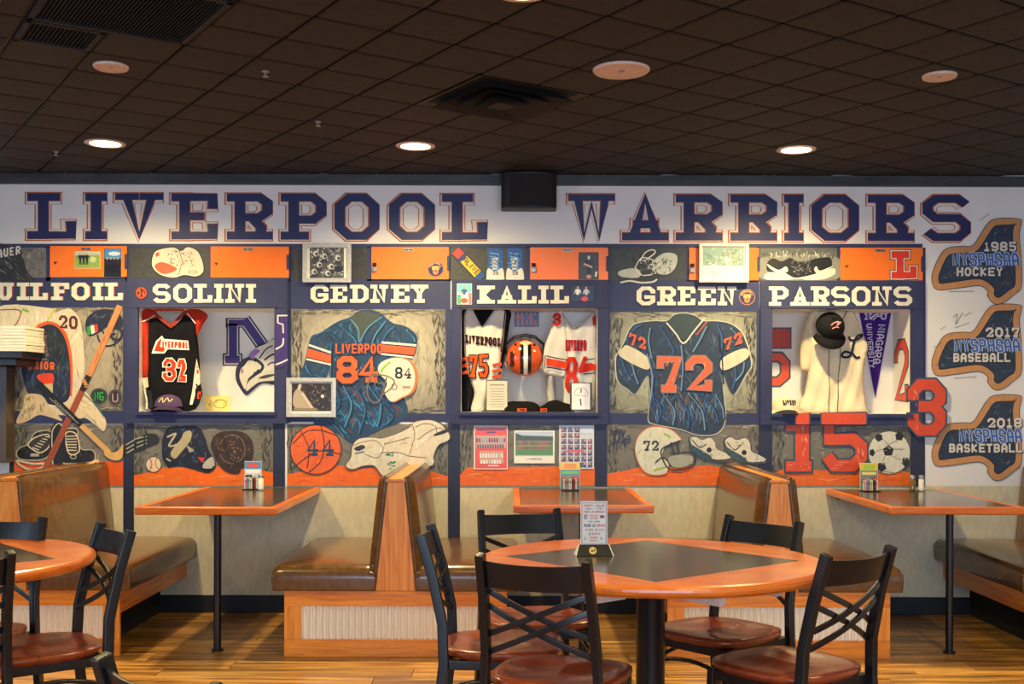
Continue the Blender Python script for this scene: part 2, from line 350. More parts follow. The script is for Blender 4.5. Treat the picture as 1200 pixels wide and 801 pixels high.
class Paint:
    """collects coloured polygons given by marks of the photograph on one plane (or a relief in front of it)"""
    def __init__(s, Y=WY - 0.001, surf=None, step=None, lift=0.0, dz=1e-4, xf=None):
        s.Y = Y; s.v = []; s.f = []; s.c = []; s.k = 0; s.surf = surf; s.step = step; s.lift = lift; s.dz = dz; s.xf = xf
    def up(s, n=1): s.k += n; return s
    def _put(s, pts, tris, col, extra=0.0):
        d = s.lift + s.k * s.dz + extra
        if s.xf: P = [s.xf(*p) for p in pts]
        else: P = [onwall(p[0], p[1], s.Y) for p in pts]
        if s.step:
            T = [tuple(P[i] for i in t) for t in tris]; out = []
            while T:
                a, b, c = T.pop()
                e = [(hypot(a[0] - b[0], a[1] - b[1]), 0), (hypot(b[0] - c[0], b[1] - c[1]), 1), (hypot(c[0] - a[0], c[1] - a[1]), 2)]
                m, w = max(e)
                if m > s.step:
                    q = [(a, b, c), (b, c, a), (c, a, b)][w]; mid = ((q[0][0] + q[1][0]) / 2, (q[0][1] + q[1][1]) / 2)
                    T += [(q[0], mid, q[2]), (mid, q[1], q[2])]
                else: out.append((a, b, c))
            for t in out:
                n = len(s.v); s.v += [(p[0], (s.surf(*p) if s.surf else s.Y) - d, p[1]) for p in t]; s.f.append((n, n + 1, n + 2)); s.c += [col] * 3
        else:
            n = len(s.v); s.v += [(p[0], (s.surf(*p) if s.surf else s.Y) - d, p[1]) for p in P]
            s.f += [tuple(n + i for i in t) for t in tris]; s.c += [col] * len(P)
    def poly(s, pts, col, sm=False, up=True):
        if sm: pts = smooth_pts(pts, True)
        t = tessellate_polygon([[Vector((p[0], p[1], 0)) for p in pts]])
        if up: s.up()
        s._put(pts, t, col); return s
    def rect(s, x0, y0, x1, y1, col, up=True): return s.poly([(x0, y0), (x1, y0), (x1, y1), (x0, y1)], col, up=up)
    def ell(s, cx, cy, rx, ry, col, n=28): return s.poly([(cx + rx * cos(2 * pi * k / n), cy + ry * sin(2 * pi * k / n)) for k in range(n)], col)
    def line(s, pts, w, col, sm=False, closed=False, cap=0.0, up=True):
        if sm: pts = smooth_pts(pts, closed)
        if up: s.up()
        for gi, q in enumerate(stroke_quads(pts, w, cap, closed)): s._put(q, [(0, 1, 2), (0, 2, 3)], col, extra=(gi % 4) * 2e-5)
        return s
    def ring(s, cx, cy, rx, ry, w, col, a0=0, a1=360, n=24):
        return s.line([(cx + rx * cos(radians(a0 + (a1 - a0) * k / n)), cy + ry * sin(radians(a0 + (a1 - a0) * k / n))) for k in range(n + 1)], w, col)
    def brush(s, poly, cols, n=60, ln=(4, 12), w=(.6, 1.6), ang=(0, 180), sm=False, cap=8):
        """short strokes of the brush inside an outline"""
        if sm: poly = smooth_pts(poly, True)
        xs = [p[0] for p in poly]; ys = [p[1] for p in poly]; s.up(); k = 0; tries = 0; lay = []
        while k < n and tries < n * 8:
            tries += 1
            x = random.uniform(min(xs), max(xs)); y = random.uniform(min(ys), max(ys)); a = radians(random.uniform(*ang)); l = random.uniform(*ln)
            x2 = x + l * cos(a); y2 = y - l * sin(a); b = random.uniform(-.2, .2) * l; xm = (x + x2) / 2 + b * sin(a); ym = (y + y2) / 2 + b * cos(a)
            if not (inside((x, y), poly) and inside((x2, y2), poly) and inside((xm, ym), poly)): continue
            k += 1
            c = random.choice(cols); j = random.uniform(.85, 1.12); c = (c[0] * j, c[1] * j, c[2] * j, 1)
            ww = random.uniform(*w); d = Vector((-(y2 - y), x2 - x)).normalized()
            pts = [(x, y), (xm + d.x * ww / 2, ym + d.y * ww / 2), (x2, y2), (xm - d.x * ww / 2, ym - d.y * ww / 2)]
            bx = (min(p[0] for p in pts), max(p[0] for p in pts), min(p[1] for p in pts), max(p[1] for p in pts)); li = 0
            for li in range(len(lay) + 1):
                if li == len(lay):
                    if li < cap: lay.append([])
                    break
                if not any(bx[0] < q[1] and bx[1] > q[0] and bx[2] < q[3] and bx[3] > q[2] for q in lay[li]): break
            if li >= cap: k -= 1; continue
            lay[li].append(bx); s._put(pts, [(0, 1, 3), (1, 2, 3)], c, extra=li * 3e-5)
        s.up(1 + int(len(lay) * 3e-5 / s.dz)); return s
    def glyph(s, ch, x0, y0, x1, y1, t, col, font=SANS, grow=0.0, dx=0.0, dy=0.0, slant=0.0, bend=None, up=True, ay=1.0):
        if ch not in font: font = SANS
        if ch not in font: return s
        if up: s.up()
        gi = 0
        for g in font[ch]:
            closed = g[-1] == 'c'; pts = []
            for (u, v) in (g[:-1] if closed else g):
                x = x0 + t / 2 + u * (x1 - x0 - t); y = y1 - t * ay / 2 - v * (y1 - y0 - t * ay)
                x += slant * (y1 - y); p = (x + dx, y + dy); p = bend(*p) if bend else p
                pts.append((p[0], p[1] / ay))
            for q in stroke_quads(pts, t + 2 * grow, t / 2 + grow, closed):
                if ay != 1.0: q = [(p[0], p[1] * ay) for p in q]
                s._put(q, [(0, 1, 2), (0, 2, 3)], col, extra=gi * 1.1e-5); gi = (gi + 1) % 10
        return s
    def text(s, txt, x0, y0, x1, y1, t, col, font=SANS, gap=.18, **kw):
        wd = [NARROW.get(c, 1.0) if c != ' ' else .6 for c in txt]; tot = sum(wd) + gap * (len(txt) - 1); k = (x1 - x0) / tot; x = x0
        s.up()
        for c, w in zip(txt, wd):
            if c != ' ': s.glyph(c, x, y0, x + w * k, y1, t, col, font, up=False, **kw)
            x += (w + gap) * k
        return s
    def build(s, name, parent=None, label=None, cat=None, group=None, m=None, world=True, kind=None):
        xs = list(zip(*s.v))
        off = abs_loc(parent) if parent is not None else Vector(((min(xs[0]) + max(xs[0])) / 2, max(xs[1]), min(xs[2])))
        if parent is not None and not world: off = Vector((0, 0, 0))
        me = bpy.data.meshes.new(name); me.from_pydata([(p[0] - off.x, p[1] - off.y, p[2] - off.z) for p in s.v], [], s.f)
        a = me.color_attributes.new('Col', 'FLOAT_COLOR', 'POINT'); a.data.foreach_set('color', [q for c in s.c for q in c])
        me.materials.append(m or M_PAINT); me.update()
        o = bpy.data.objects.new(name, me); COL.objects.link(o)
        if parent is not None: o.parent = parent
        else: o.location = off
        return tag(o, label, cat, group, kind)

# colours of the brush
K_ = C(22, 23, 28); CHAR = C(58, 58, 58); WH = C(240, 234, 222); CRM = C(226, 214, 188); OR = C(240, 96, 30); ORL = C(250, 140, 70)
NV = C(36, 46, 92); NVD = C(24, 34, 62); BL = C(44, 108, 164); BLD = C(34, 62, 96); GR = C(122, 122, 116); GRL = C(176, 172, 160); GRD = C(78, 80, 78); BEI = C(168, 156, 134)
RED = C(196, 46, 34); GRN = C(60, 160, 70); YEL = C(244, 206, 40); PUR = C(72, 42, 140); BRN = C(150, 84, 48); BRD = C(62, 42, 34); TAN = C(216, 152, 96)
# ================================================================ the setting
def zrow(x, y, Y=WY): return onwall(x, y, Y)[1]
def xcol(x, Y=WY): return (x - 600.0) * Y / F
XL, XR, YB = -6.0, 3.235, -4.0

floor = tag(B('floor', mat('floor_base', C(60, 38, 22), 0.6), None, XL, XR + .1, YB, WY + .1, -0.08, -0.006), kind='structure')
def f_lam(nt, b):
    v = mapped(nt, (1, 1, 1)); br = N(nt, 'ShaderNodeTexBrick'); br.inputs['Scale'].default_value = 1.0
    br.inputs['Brick Width'].default_value = 1.2; br.inputs['Row Height'].default_value = 0.16; br.inputs['Mortar Size'].default_value = 0.003
    br.inputs['Color1'].default_value = C(118, 76, 40); br.inputs['Color2'].default_value = C(176, 122, 68); br.inputs['Mortar'].default_value = C(40, 26, 16)
    nt.links.new(v, br.inputs['Vector']); nt.links.new(br.outputs[0], b.inputs['Base Color'])
o = B('floor_boards_beyond', mat('floor_boards_beyond', None, 0.4, build=f_lam), floor, XL, XR, YB, 4.49, -0.006, 0.0, world=True); o['kind'] = 'stuff'
rows = int((WY - 4.5) / .16) + 1
proto = {}
for r in range(rows):
    y0 = 4.5 + r * .16; y1 = min(y0 + .157, WY - .001)
    x = -3.7 - random.uniform(0, 1.0)
    while x < XR:
        L = 1.2; xa = max(x, -3.7); xb = min(x + L - .003, XR)
        if xb - xa > .1:
            key = (round(xb - xa, 3), round(y1 - y0, 3))
            if key in proto: o = proto[key].copy(); COL.objects.link(o)
            else:
                w_, d_ = key; o = B('floor_board', M_FLOORW, floor, -w_ / 2, w_ / 2, -d_ / 2, d_ / 2, -.006, 0.0, bevel=.0015, seg=1); proto[key] = o
            o.location = (xa + (xb - xa) / 2 - floor.location.x, (y0 + y1) / 2 - floor.location.y, -floor.location.z); o.parent = floor
        x += L

# mural wall with three square recesses
OPEN = {'s': (163, 322, 361, 482), 'k': (540, 700, 361, 482.5), 'p': (904, 1066, 362, 484.5)}
ZO = {}
for k, (a, b, t, u) in OPEN.items():
    m = (a + b) / 2; ZO[k] = (xcol(a), xcol(b), zrow(m, u), zrow(m, t))
zlo = min(v[2] for v in ZO.values()); AD = 0.31
wb = MB(); TH = AD + .05
xs = sorted(ZO.values())
prev = XL
for (a, b, lo, hi) in xs:
    wb.box(prev, a, WY, WY + TH, 0, CEIL + .05)
    wb.box(a, b, WY, WY + TH, 0, lo).box(a, b, WY, WY + TH, hi, CEIL + .05).box(a, b, WY + AD, WY + TH, lo, hi)
    prev = b
wb.box(prev, XR + .12, WY, WY + TH, 0, CEIL + .05)
wall = tag(wb.build('wall_back', M_WALL), kind='structure')
tag(B('wall_right', M_WALL, None, XR, XR + .12, YB, WY, 0, CEIL + .05), kind='structure')
wl = MB().box(XL - .12, XL, YB, -1.0, 0, CEIL + .05).box(XL - .12, XL, 3.0, WY, 0, CEIL + .05).box(XL - .12, XL, -1.0, 3.0, 0, .65).box(XL - .12, XL, -1, 3, 2.35, CEIL + .05)
tag(wl.build('wall_left', M_WALL), kind='structure')
wf = MB().box(XL, XR, YB - .12, YB, 0, .65).box(XL, XR, YB - .12, YB, 2.35, CEIL + .05).box(XL, -2.2, YB - .12, YB, .65, 2.35).box(2.9, XR, YB - .12, YB, .65, 2.35)
tag(wf.build('wall_front', M_WALL), kind='structure')
tag(B('baseboard_back', mat('baseboard_rubber', C(20, 21, 26), 0.5), None, XL, XR, WY - .012, WY, 0, .105, bevel=.003), kind='structure')
tag(B('baseboard_right', MATS['baseboard_rubber'], None, XR - .012, XR, YB, WY - .012, 0, .105), kind='structure')
tag(B('trim_1', M_BULK, None, XL, XR, WY - .035, WY, 2.592, CEIL), kind='structure')

# ceiling of square dark tiles set at a slant to the wall
ceil = tag(B('ceiling', M_GRID, None, XL, XR, YB, WY, CEIL + .012, CEIL + .1), kind='structure')
KC, KS = 0.24127, 0.15651; CA, CB = -1.018, 4.5166
TH_G = math.atan2(KS, KC); KT = hypot(KC, KS)
def node(i, j): return (CA + i * KC + j * KS, CB + i * KS - j * KC)
def clip(poly, ymax):
    out = []
    for k in range(len(poly)):
        p, q = poly[k], poly[(k + 1) % len(poly)]
        if p[1] <= ymax: out.append(p)
        if (p[1] <= ymax) != (q[1] <= ymax):
            t = (ymax - p[1]) / (q[1] - p[1]); out.append((p[0] + t * (q[0] - p[0]), ymax))
    return out
VENTS = {(i, j) for i in (-3, -2) for j in (0, 1)} | {(-3, -1)} | {(i, j) for i in (3, 4) for j in (-1, 0)}
g = 0.006; tile0 = None; cnt = 0
for i in range(-22, 30):
    for j in range(-22, 16):
        cx, cy = (a + b) / 2 if False else 0, 0
        p = [node(i + g / KT, j + g / KT), node(i + 1 - g / KT, j + g / KT), node(i + 1 - g / KT, j + 1 - g / KT), node(i + g / KT, j + 1 - g / KT)]
        cx = sum(q[0] for q in p) / 4; cy = sum(q[1] for q in p) / 4
        if (i, j) in VENTS or cy < 3.6 or cy > WY + .1 or abs(cx) > cy * .451 + .55 or cx > XR - .25: continue
        if max(q[1] for q in p) > WY - .037:
            q = clip(p, WY - .037)
            if len(q) < 3: continue
            n = len(q); m = MB().add([(a, b, CEIL) for a, b in q] + [(a, b, CEIL + .012) for a, b in q], [tuple(range(n))[::-1], tuple(range(n, 2 * n))] + [(k, (k + 1) % n, n + (k + 1) % n, n + k) for k in range(n)])
            m.build('ceiling_tile', M_TILE, ceil, world=True); cnt += 1; continue
        if tile0 is None:
            h2 = KT / 2 - g; tile0 = o = B('ceiling_tile', M_TILE, ceil, -h2, h2, -h2, h2, 0, .012, bevel=.006, seg=1)
        else: o = tile0.copy(); COL.objects.link(o)
        o.parent = ceil; o.location = (cx - ceil.location.x, cy - ceil.location.y, CEIL - ceil.location.z); o.rotation_euler = (0, 0, TH_G); cnt += 1
print('ceiling tiles', cnt)

def ceil_root(name, x, y, label, cat, group=None, rz=0): return root(name, (x, y, CEIL), label, cat, group, rz)
LBL = ['lit recessed downlight above the red and black basketball jersey, leftmost lit lamp', 'lit recessed downlight in the dark ceiling left of centre, above the painted 84 jersey', 'lit recessed downlight at the right of the ceiling, above the cream jersey', 'lit recessed downlight cut by the top edge of the picture near its middle']
for k, (x, y) in enumerate(LIGHTS + LIGHTS_REST):
    t = ceil_root('downlight', x, y, LBL[k] if k < 4 else 'recessed downlight in the ceiling outside the picture', 'ceiling light', 'recessed downlights' if k < 4 else 'recessed downlights outside the picture')
    MB().lathe((0, 0), [(.080, -.004), (.098, -.006), (.106, -.002), (.106, .004), (.080, .004)], 28).build('trim_ring', M_BEIGEP, t, smooth=True)
    MB().cyl((0, 0), .081, -.0035, .004, 28).build('lens', M_LAMP, t)
for x, y, r_, lb in ((-1.639, 4.627, .070, 'small round beige ceiling speaker beside the black air return at top left'), (0.444, 4.654, .117, 'large round beige ceiling speaker right of the square air diffuser'), (1.776, 4.726, .070, 'small round beige ceiling speaker at the upper right')):
    t = ceil_root('ceiling_speaker', x, y, lb, 'speaker', 'round ceiling speakers')
    MB().lathe((0, 0), [(r_ * .86, -.008), (r_ * .95, -.012), (r_, -.006), (r_, .0), (r_ * .86, .0)], 32).build('rim', M_BEIGEP, t, smooth=True)
    MB().cyl((0, 0), r_ * .87, -.007, .0, 32).build('grille', M_BEIGEP, t); MB().cyl((0, 0), r_ * .12, -.01, -.0065, 12).build('logo_badge', M_STEEL, t)

def slatted(name, i0, j0, ni, nj, n, label):
    x, y = node(i0 + ni / 2, j0 + nj / 2); t = root(name, (x, y, CEIL), label, 'air grille', None, TH_G)
    a, b = KT * ni / 2 - .006, KT * nj / 2 - .006
    MB().box(-a, a, -b, -b + .022, -.006, .012).box(-a, a, b - .022, b, -.006, .012).box(-a, -a + .022, -b, b, -.006, .012).box(a - .022, a, -b, b, -.006, .012).build('frame', M_BLACKM, t, bevel=.002)
    B('backing', mat('dark_duct', C(6, 6, 6), .9), t, -a, a, -b, b, .0085, .0115)
    s0 = None
    for k in range(n):
        xx = -a + .022 + (2 * a - .044) * (k + .5) / n
        if s0 is None: s0 = o = B('slat', M_BLACKM, t, -.0015, .0015, -b + .022, b - .022, -.005, .005)
        else: o = s0.copy(); COL.objects.link(o); o.parent = t
        o.location = (xx, 0, .002); o.rotation_euler = (0, radians(35), 0)
slatted('return_grille', -3, 0, 2, 2, 40, 'large square black return air grille at the top left of the ceiling')
slatted('supply_grille', -3, -1, 1, 1, 16, 'small black louvred grille at the top left corner, next to the large one')
x, y = node(4, 0); t = root('air_diffuser', (x, y, CEIL), 'square black ceiling air diffuser with nested blades, right of the middle lit lamp', 'air diffuser', None, TH_G)
def pyr(r0, r1, z0, z1):
    m = MB(); q = lambda r, z: [(-r, -r, z), (r, -r, z), (r, r, z), (-r, r, z)]
    m.add(q(r0, z0) + q(r1, z1) + q(r0 - .004, z0 + .002) + q(r1 - .004, z1 + .002), [(k, (k + 1) % 4, 4 + (k + 1) % 4, 4 + k) for k in range(4)] + [(8 + k, 8 + (k + 1) % 4, 12 + (k + 1) % 4, 12 + k) for k in range(4)] + [(k, (k + 1) % 4, 8 + (k + 1) % 4, 8 + k) for k in range(4)]); return m
B('backing', MATS['dark_duct'], t, -.28, .28, -.28, .28, .009, .0118)
pyr(.285, .25, .0, .009).build('frame', M_GRID, t)
for r0, r1, z0 in ((.235, .19, -.02), (.17, .125, -.024), (.10, .06, -.028)): pyr(r0, r1, z0, .008).build('blade', M_BLACKM, t)
B('centre_plate', M_BLACKM, t, -.05, .05, -.05, .05, -.03, -.026)
t = root('ceiling_bracket', (-1.86, 3.93, CEIL), 'pale metal bracket with two rails at the top left corner of the ceiling', 'bracket', None, TH_G + radians(90))
for s in (-1, 1): B('rail', M_BEIGEP, t, -.16, .14, s * .045 - .008, s * .045 + .008, -.02, 0)
B('plate', M_BEIGEP, t, -.14, -.02, -.03, .03, -.012, -.002)
for k, (px, py) in enumerate(((372, 143), (65, 179), (310, 84))):
    w = HOR - py; Y = F * (CEIL - EYE) / w; X = (px - 600) * Y / F
    t = ceil_root('sprinkler_head', X, Y, ('small chrome sprinkler head in the ceiling left of the middle lit lamp', 'tiny sprinkler head in the ceiling near the wall at far left', 'small recessed sprinkler in the ceiling left of centre, far from the mural')[k], 'sprinkler', 'ceiling sprinklers')
    MB().cyl((0, 0), .016, -.004, 0, 14).build('escutcheon', M_STEEL, t); MB().cyl((0, 0), .005, -.022, -.004, 8).cyl((0, 0), .012, -.024, -.021, 10).build('nozzle', M_STEEL, t)

# black loudspeaker at the top of the wall
t = root('wall_speaker', (xcol(619, 6.80), 6.80, 2.41), 'black box speaker fixed under the ceiling between the two words of the sign', 'speaker')
hw = .165
m = MB(); P = [(-hw, .085), (-hw, -.05), (-hw * .75, -.082), (-hw * .3, -.1), (hw * .3, -.1), (hw * .75, -.082), (hw, -.05), (hw, .085)]
n = len(P); m.add([(a, b, 0.012 + (.012 if abs(a) > .1 else 0)) for a, b in P] + [(a, b, .235) for a, b in P], [tuple(range(n))[::-1], tuple(range(n, 2 * n))] + [(k, (k + 1) % n, n + (k + 1) % n, n + k) for k in range(n)])
m.build('cabinet', mat('speaker_black', C(24, 20, 20), .5), t, bevel=.006)
P2 = [(a * .93, b - .003) for a, b in P if b < 0]
n = len(P2); MB().add([(a, b, .03) for a, b in P2] + [(a, b, .22) for a, b in P2] + [(a, b + .004, .03) for a, b in P2] + [(a, b + .004, .22) for a, b in P2], [(k, k + 1, n + k + 1, n + k) for k in range(n - 1)]).build('grille_cloth', mat('speaker_cloth', C(32, 28, 28), .9), t)

# ================================================================ furniture
def make_chair(name='dining_chair'):
    t = root(name, (0, 0, 0), 'x', 'chair', 'black cross back dining chairs')
    W2 = .165
    def post(s):
        pts = [(s * .19, -.25, 0), (s * .182, -.215, .20), (s * .178, -.19, .42), (s * .172, -.195, .55), (s * .166, -.228, .70), (s * .162, -.272, .845)]
        return [(a, b, c) for a, b, c in pts]
    for s in (-1, 1):
        P = [Vector(p) for p in post(s)]
        MB().tube(P, 0, flat=(.026, .034, (0, 1, .1))).build('back_leg', M_BLACK, t, bevel=.004)
    def bow(u, z):   # u -1..1 across the back, z height: point on the curved back
        Pz = [(0.42, -.19), (.55, -.195), (.70, -.228), (.845, -.272)]
        for (a, ya), (b, yb) in zip(Pz, Pz[1:]):
            if z <= b or b == .845: y = ya + (yb - ya) * (z - a) / (b - a); break
        return (u * .166, y - .035 * (1 - u * u), z)
    m = MB(); n = 10; vs = []
    for k in range(n + 1):
        u = -1 + 2 * k / n; a = Vector(bow(u, .745)); b = Vector(bow(u, .828 - .006 * (1 - u * u))); vs += [a, b, b + Vector((0, .010, 0)), a + Vector((0, .010, 0))]
    m.add(vs, [(4 * k + q, 4 * k + (q + 1) % 4, 4 * k + 4 + (q + 1) % 4, 4 * k + 4 + q) for k in range(n) for q in range(4)] + [(0, 1, 2, 3), (4 * n + 3, 4 * n + 2, 4 * n + 1, 4 * n)])
    m.build('top_rail', M_BLACK, t, smooth=False, bevel=.002)
    for s in (-1, 1):
        for za, zb in ((.738, .60), (.690, .545)):
            path = []
            for k in range(9):
                q = k / 8; u = s * (-1 + 2 * q) * .97; z = za + (zb - za) * q; p = Vector(bow(u, z)); p.y += .004 + (.010 if s > 0 else 0.0); path.append(p)
            MB().tube(path, 0, flat=(.018, .010, (0, 1, 0))).build('cross_bar', M_BLACK, t, bevel=.002)
    # saddle seat
    m = MB(); R_, A_ = 9, 40; vs = []
    def out(a):
        c, s_ = cos(a), sin(a); e = 3.2
        r = 1 / ((abs(c) ** e + abs(s_) ** e) ** (1 / e)); return c * r, s_ * r
    for k in range(A_):
        a = 2 * pi * k / A_; ox, oy = out(a)
        wx = .205 + .012 * oy
        for j in range(R_ + 1):
            q = j / R_; x, y = ox * q, oy * q
            dish = -.013 * max(0, 1 - ((abs(x) - .42) / .5) ** 2 - ((y + .1) / .75) ** 2) if q < 1 else 0
            vs.append((x * wx, y * .205, .462 + dish - (.004 if j == R_ else 0)))
        vs.append((ox * wx * 1.0, oy * .205, .446)); vs.append((ox * wx * .93, oy * .19, .430)); vs.append((0, 0, .430))
    S_ = R_ + 4
    m.add(vs, [(k * S_ + j, k * S_ + j + 1, ((k + 1) % A_) * S_ + j + 1, ((k + 1) % A_) * S_ + j) for k in range(A_) for j in range(S_ - 1)])
    m.build('seat', M_CHERRY, t, smooth=True)
    MB().box(-.175, .175, .150, .172, .398, .430).box(-.175, .175, -.185, -.163, .398, .430).box(-.178, -.156, -.175, .165, .398, .430).box(.156, .178, -.175, .165, .398, .430).build('seat_frame', M_BLACK, t, bevel=.003)
    for s in (-1, 1): MB().tube([(s * .17, .165, .43), (s * .178, .185, .0)], 0, flat=(.026, .026, (0, 1, 0))).build('front_leg', M_BLACK, t, bevel=.004)
    def arch(a, b):
        a, b = Vector(a), Vector(b); P = []
        for k in range(9):
            q = k / 8; p = a.lerp(b, q); p.z += .045 * math.sin(pi * q) ** .6; P.append(p)
        return P
    for a, b in (((-.172, .17, .32), (.172, .17, .32)), ((-.175, -.19, .32), (-.172, .17, .32)), ((.175, -.19, .32), (.172, .17, .32)), ((-.178, -.195, .32), (.178, -.195, .32))):
        MB().tube(arch(a, b), .008, 8).build('stretcher', M_BLACK, t, smooth=True)
    return t
CH = [  # mid of the two post tops, heading
 (.060, 3.265, -20, 'cross-back chair with its back to us at the left front of the big round table'),
 (-.300, 3.95, -92, 'cross-back chair seen edge-on at the left side of the big round table, facing right'),
 (.030, 4.672, -165, 'cross-back chair behind the left half of the big round table'),
 (.968, 4.355, 131, 'cross-back chair behind the right half of the big round table'),
 (1.055, 3.435, 38, 'cross-back chair at the right front of the big round table, nearest the right edge'),
 (-1.402, 4.02, 127, 'cross-back chair at the right side of the left round table, turned toward it'),
 (-1.94, 4.335, 172, 'cross-back chair behind the left round table, half cut by the left edge'),
 (-1.60, 3.24, 40, 'cross-back chair at the left edge, one tall post before the left round table'),
 (-.60, 1.90, -40, 'nearest chair, only the tip of a post and rail showing at the bottom left edge'),
]
ch0 = make_chair()
for k, (x, y, rz, lb) in enumerate(CH):
    c = ch0 if k == 0 else copy_tree(ch0)
    a = radians(rz); c.location = (x - sin(a) * .272, y + cos(a) * .272, 0); c.rotation_euler = (0, 0, a); c['label'] = lb

def make_round(x, y, rz, label):
    t = root('round_table', (x, y, 0), label, 'table', 'round tables with drop leaf edges', radians(rz))
    R = .585; zt = .76; Q = R - .025; c4 = Q / math.sqrt(2)
    # corners of the square point along the local axes
    sq = [(Q, 0), (0, Q), (-Q, 0), (0, -Q)]
    def sqm(q, z): return [(a * q / Q, b * q / Q, z) for a, b in sq]
    qi = Q - .062
    m = MB(); m.add(sqm(qi, zt - .03) + sqm(qi, zt), [(0, 1, 2, 3), (7, 6, 5, 4)] + [(k, (k + 1) % 4, 4 + (k + 1) % 4, 4 + k) for k in range(4)]); m.build('laminate_top', M_LAMINATE, t)
    for k in range(4):
        a, b = Vector(sq[k]), Vector(sq[(k + 1) % 4]); ai, bi = a * (qi / Q), b * (qi / Q)
        m = MB(); P = [a, b, bi, ai]; m.add([(p.x, p.y, zt - .03) for p in P] + [(p.x, p.y, zt + .0005) for p in P], [(0, 1, 2, 3), (7, 6, 5, 4)] + [(j, (j + 1) % 4, 4 + (j + 1) % 4, 4 + j) for j in range(4)])
        m.build('edge_strip', M_TABLEW, t, bevel=.001)
        n = 18; vs = []; g_ = .0012
        nrm = (a + b).normalized()
        prof = [(-.016, 0), (-.006, -.003), (-.001, -.010), (0, -.018), (-.002, -.027), (-.008, -.034), (-.02, -.038)]
        for j in range(n + 1):
            q = j / n; an = math.atan2(a.y, a.x) + (pi / 2) * q; d = Vector((cos(an), sin(an))); e = a.lerp(b, q) + nrm * g_
            if j in (0, n): d = d.copy()
            e2 = e if (e.length < R - .02) else d * (R - .02)
            ring = [(e2.x, e2.y, zt - .038), (e2.x, e2.y, zt)] + [(d.x * (R + p), d.y * (R + p), zt + z) for p, z in prof]; vs += ring
        S_ = 9
        m = MB(); m.add(vs, [(j * S_ + i, j * S_ + (i + 1) % S_, (j + 1) * S_ + (i + 1) % S_, (j + 1) * S_ + i) for j in range(n) for i in range(S_)] + [tuple(range(S_)), tuple(n * S_ + i for i in range(S_))[::-1]])
        m.build('drop_leaf', M_TABLEW, t)
        mid = (a + b) / 2; u = (b - a).normalized()
        for s in (-1, 1):
            c = mid * .93 + u * s * .14
            Mx = Matrix.Translation((c.x, c.y, zt - .052)) @ Matrix.Rotation(math.atan2(nrm.y, nrm.x), 4, 'Z')
            MB().box(-.09, .06, -.016, .016, -.034, .014, Mx).build('leaf_hinge', M_BEIGEP, t, bevel=.002)
    B('under_frame', M_BLACKM, t, -.26, .26, -.26, .26, zt - .055, zt - .03)
    MB().lathe((0, 0), [(.0, .02), (.055, .02), (.05, .05), (.048, .66), (.06, .68), (.12, .70), (.12, .705), (0, .705)], 24).build('column', M_BLACK, t, smooth=True)
    for k in range(4):
        Mx = Matrix.Rotation(k * pi / 2 + pi / 4, 4, 'Z')
        m = MB(); m.add([Mx @ Vector(p) for p in [(.03, -.03, .05), (.03, .03, .05), (.36, .025, .018), (.36, -.025, .018), (.03, -.035, .008), (.03, .035, .008), (.37, .03, .0), (.37, -.03, .0)]], [(0, 1, 2, 3), (7, 6, 5, 4), (0, 4, 5, 1), (1, 5, 6, 2), (2, 6, 7, 3), (3, 7, 4, 0)])
        m.build('foot', M_BLACK, t, bevel=.004)
    return t
make_round(.472, 3.85, -5, 'big round table in the foreground, black diamond top with four curved orange wood leaves')
make_round(-2.02, 3.82, -3, 'round table at the left edge, mostly cut off, same black diamond top and wood leaves')

def wall_table(x0, x1, y0, label):
    xm = (x0 + x1) / 2; t = root('wall_table', (xm, WY - .004, 0), label, 'table', 'tables fixed to the mural wall')
    w = (x1 - x0) / 2; y1 = 0; ya = y0 - WY; zt = .76; e = .04
    B('laminate_top', M_LAMINATE, t, -w + e, w - e, ya + e, y1, zt - .032, zt)
    B('front_edge', M_TABLEW, t, -w, w, ya, ya + e, zt - .038, zt + .001, bevel=.008)
    for s in (-1, 1): B('side_edge', M_TABLEW, t, min(s * w, s * (w - e)), max(s * w, s * (w - e)), ya + e, y1, zt - .038, zt + .001, bevel=.008)
    B('wall_cleat', M_BLACKM, t, -w + .06, w - .06, -.05, -.01, zt - .06, zt - .032)
    MB().cyl((0, 5.84 - WY), .019, .012, zt - .03, 16).build('leg', M_BLACK, t, smooth=False, bevel=.001)
    MB().cyl((0, 5.84 - WY), .030, 0, .012, 18).build('foot', M_BLACK, t, bevel=.002)
    MB().cyl((0, 5.84 - WY), .045, zt - .042, zt - .032, 18).build('mount_plate', M_BLACK, t)
wall_table(-1.862, -1.160, 5.60, 'wall table with wood edge at left, under the recess with the black and red jersey')
wall_table(.008, .722, 5.75, 'wall table with wood edge in the middle, behind the big round table')
wall_table(1.905, 2.60, 5.72, 'wall table with wood edge at the right, under the painted state outlines')

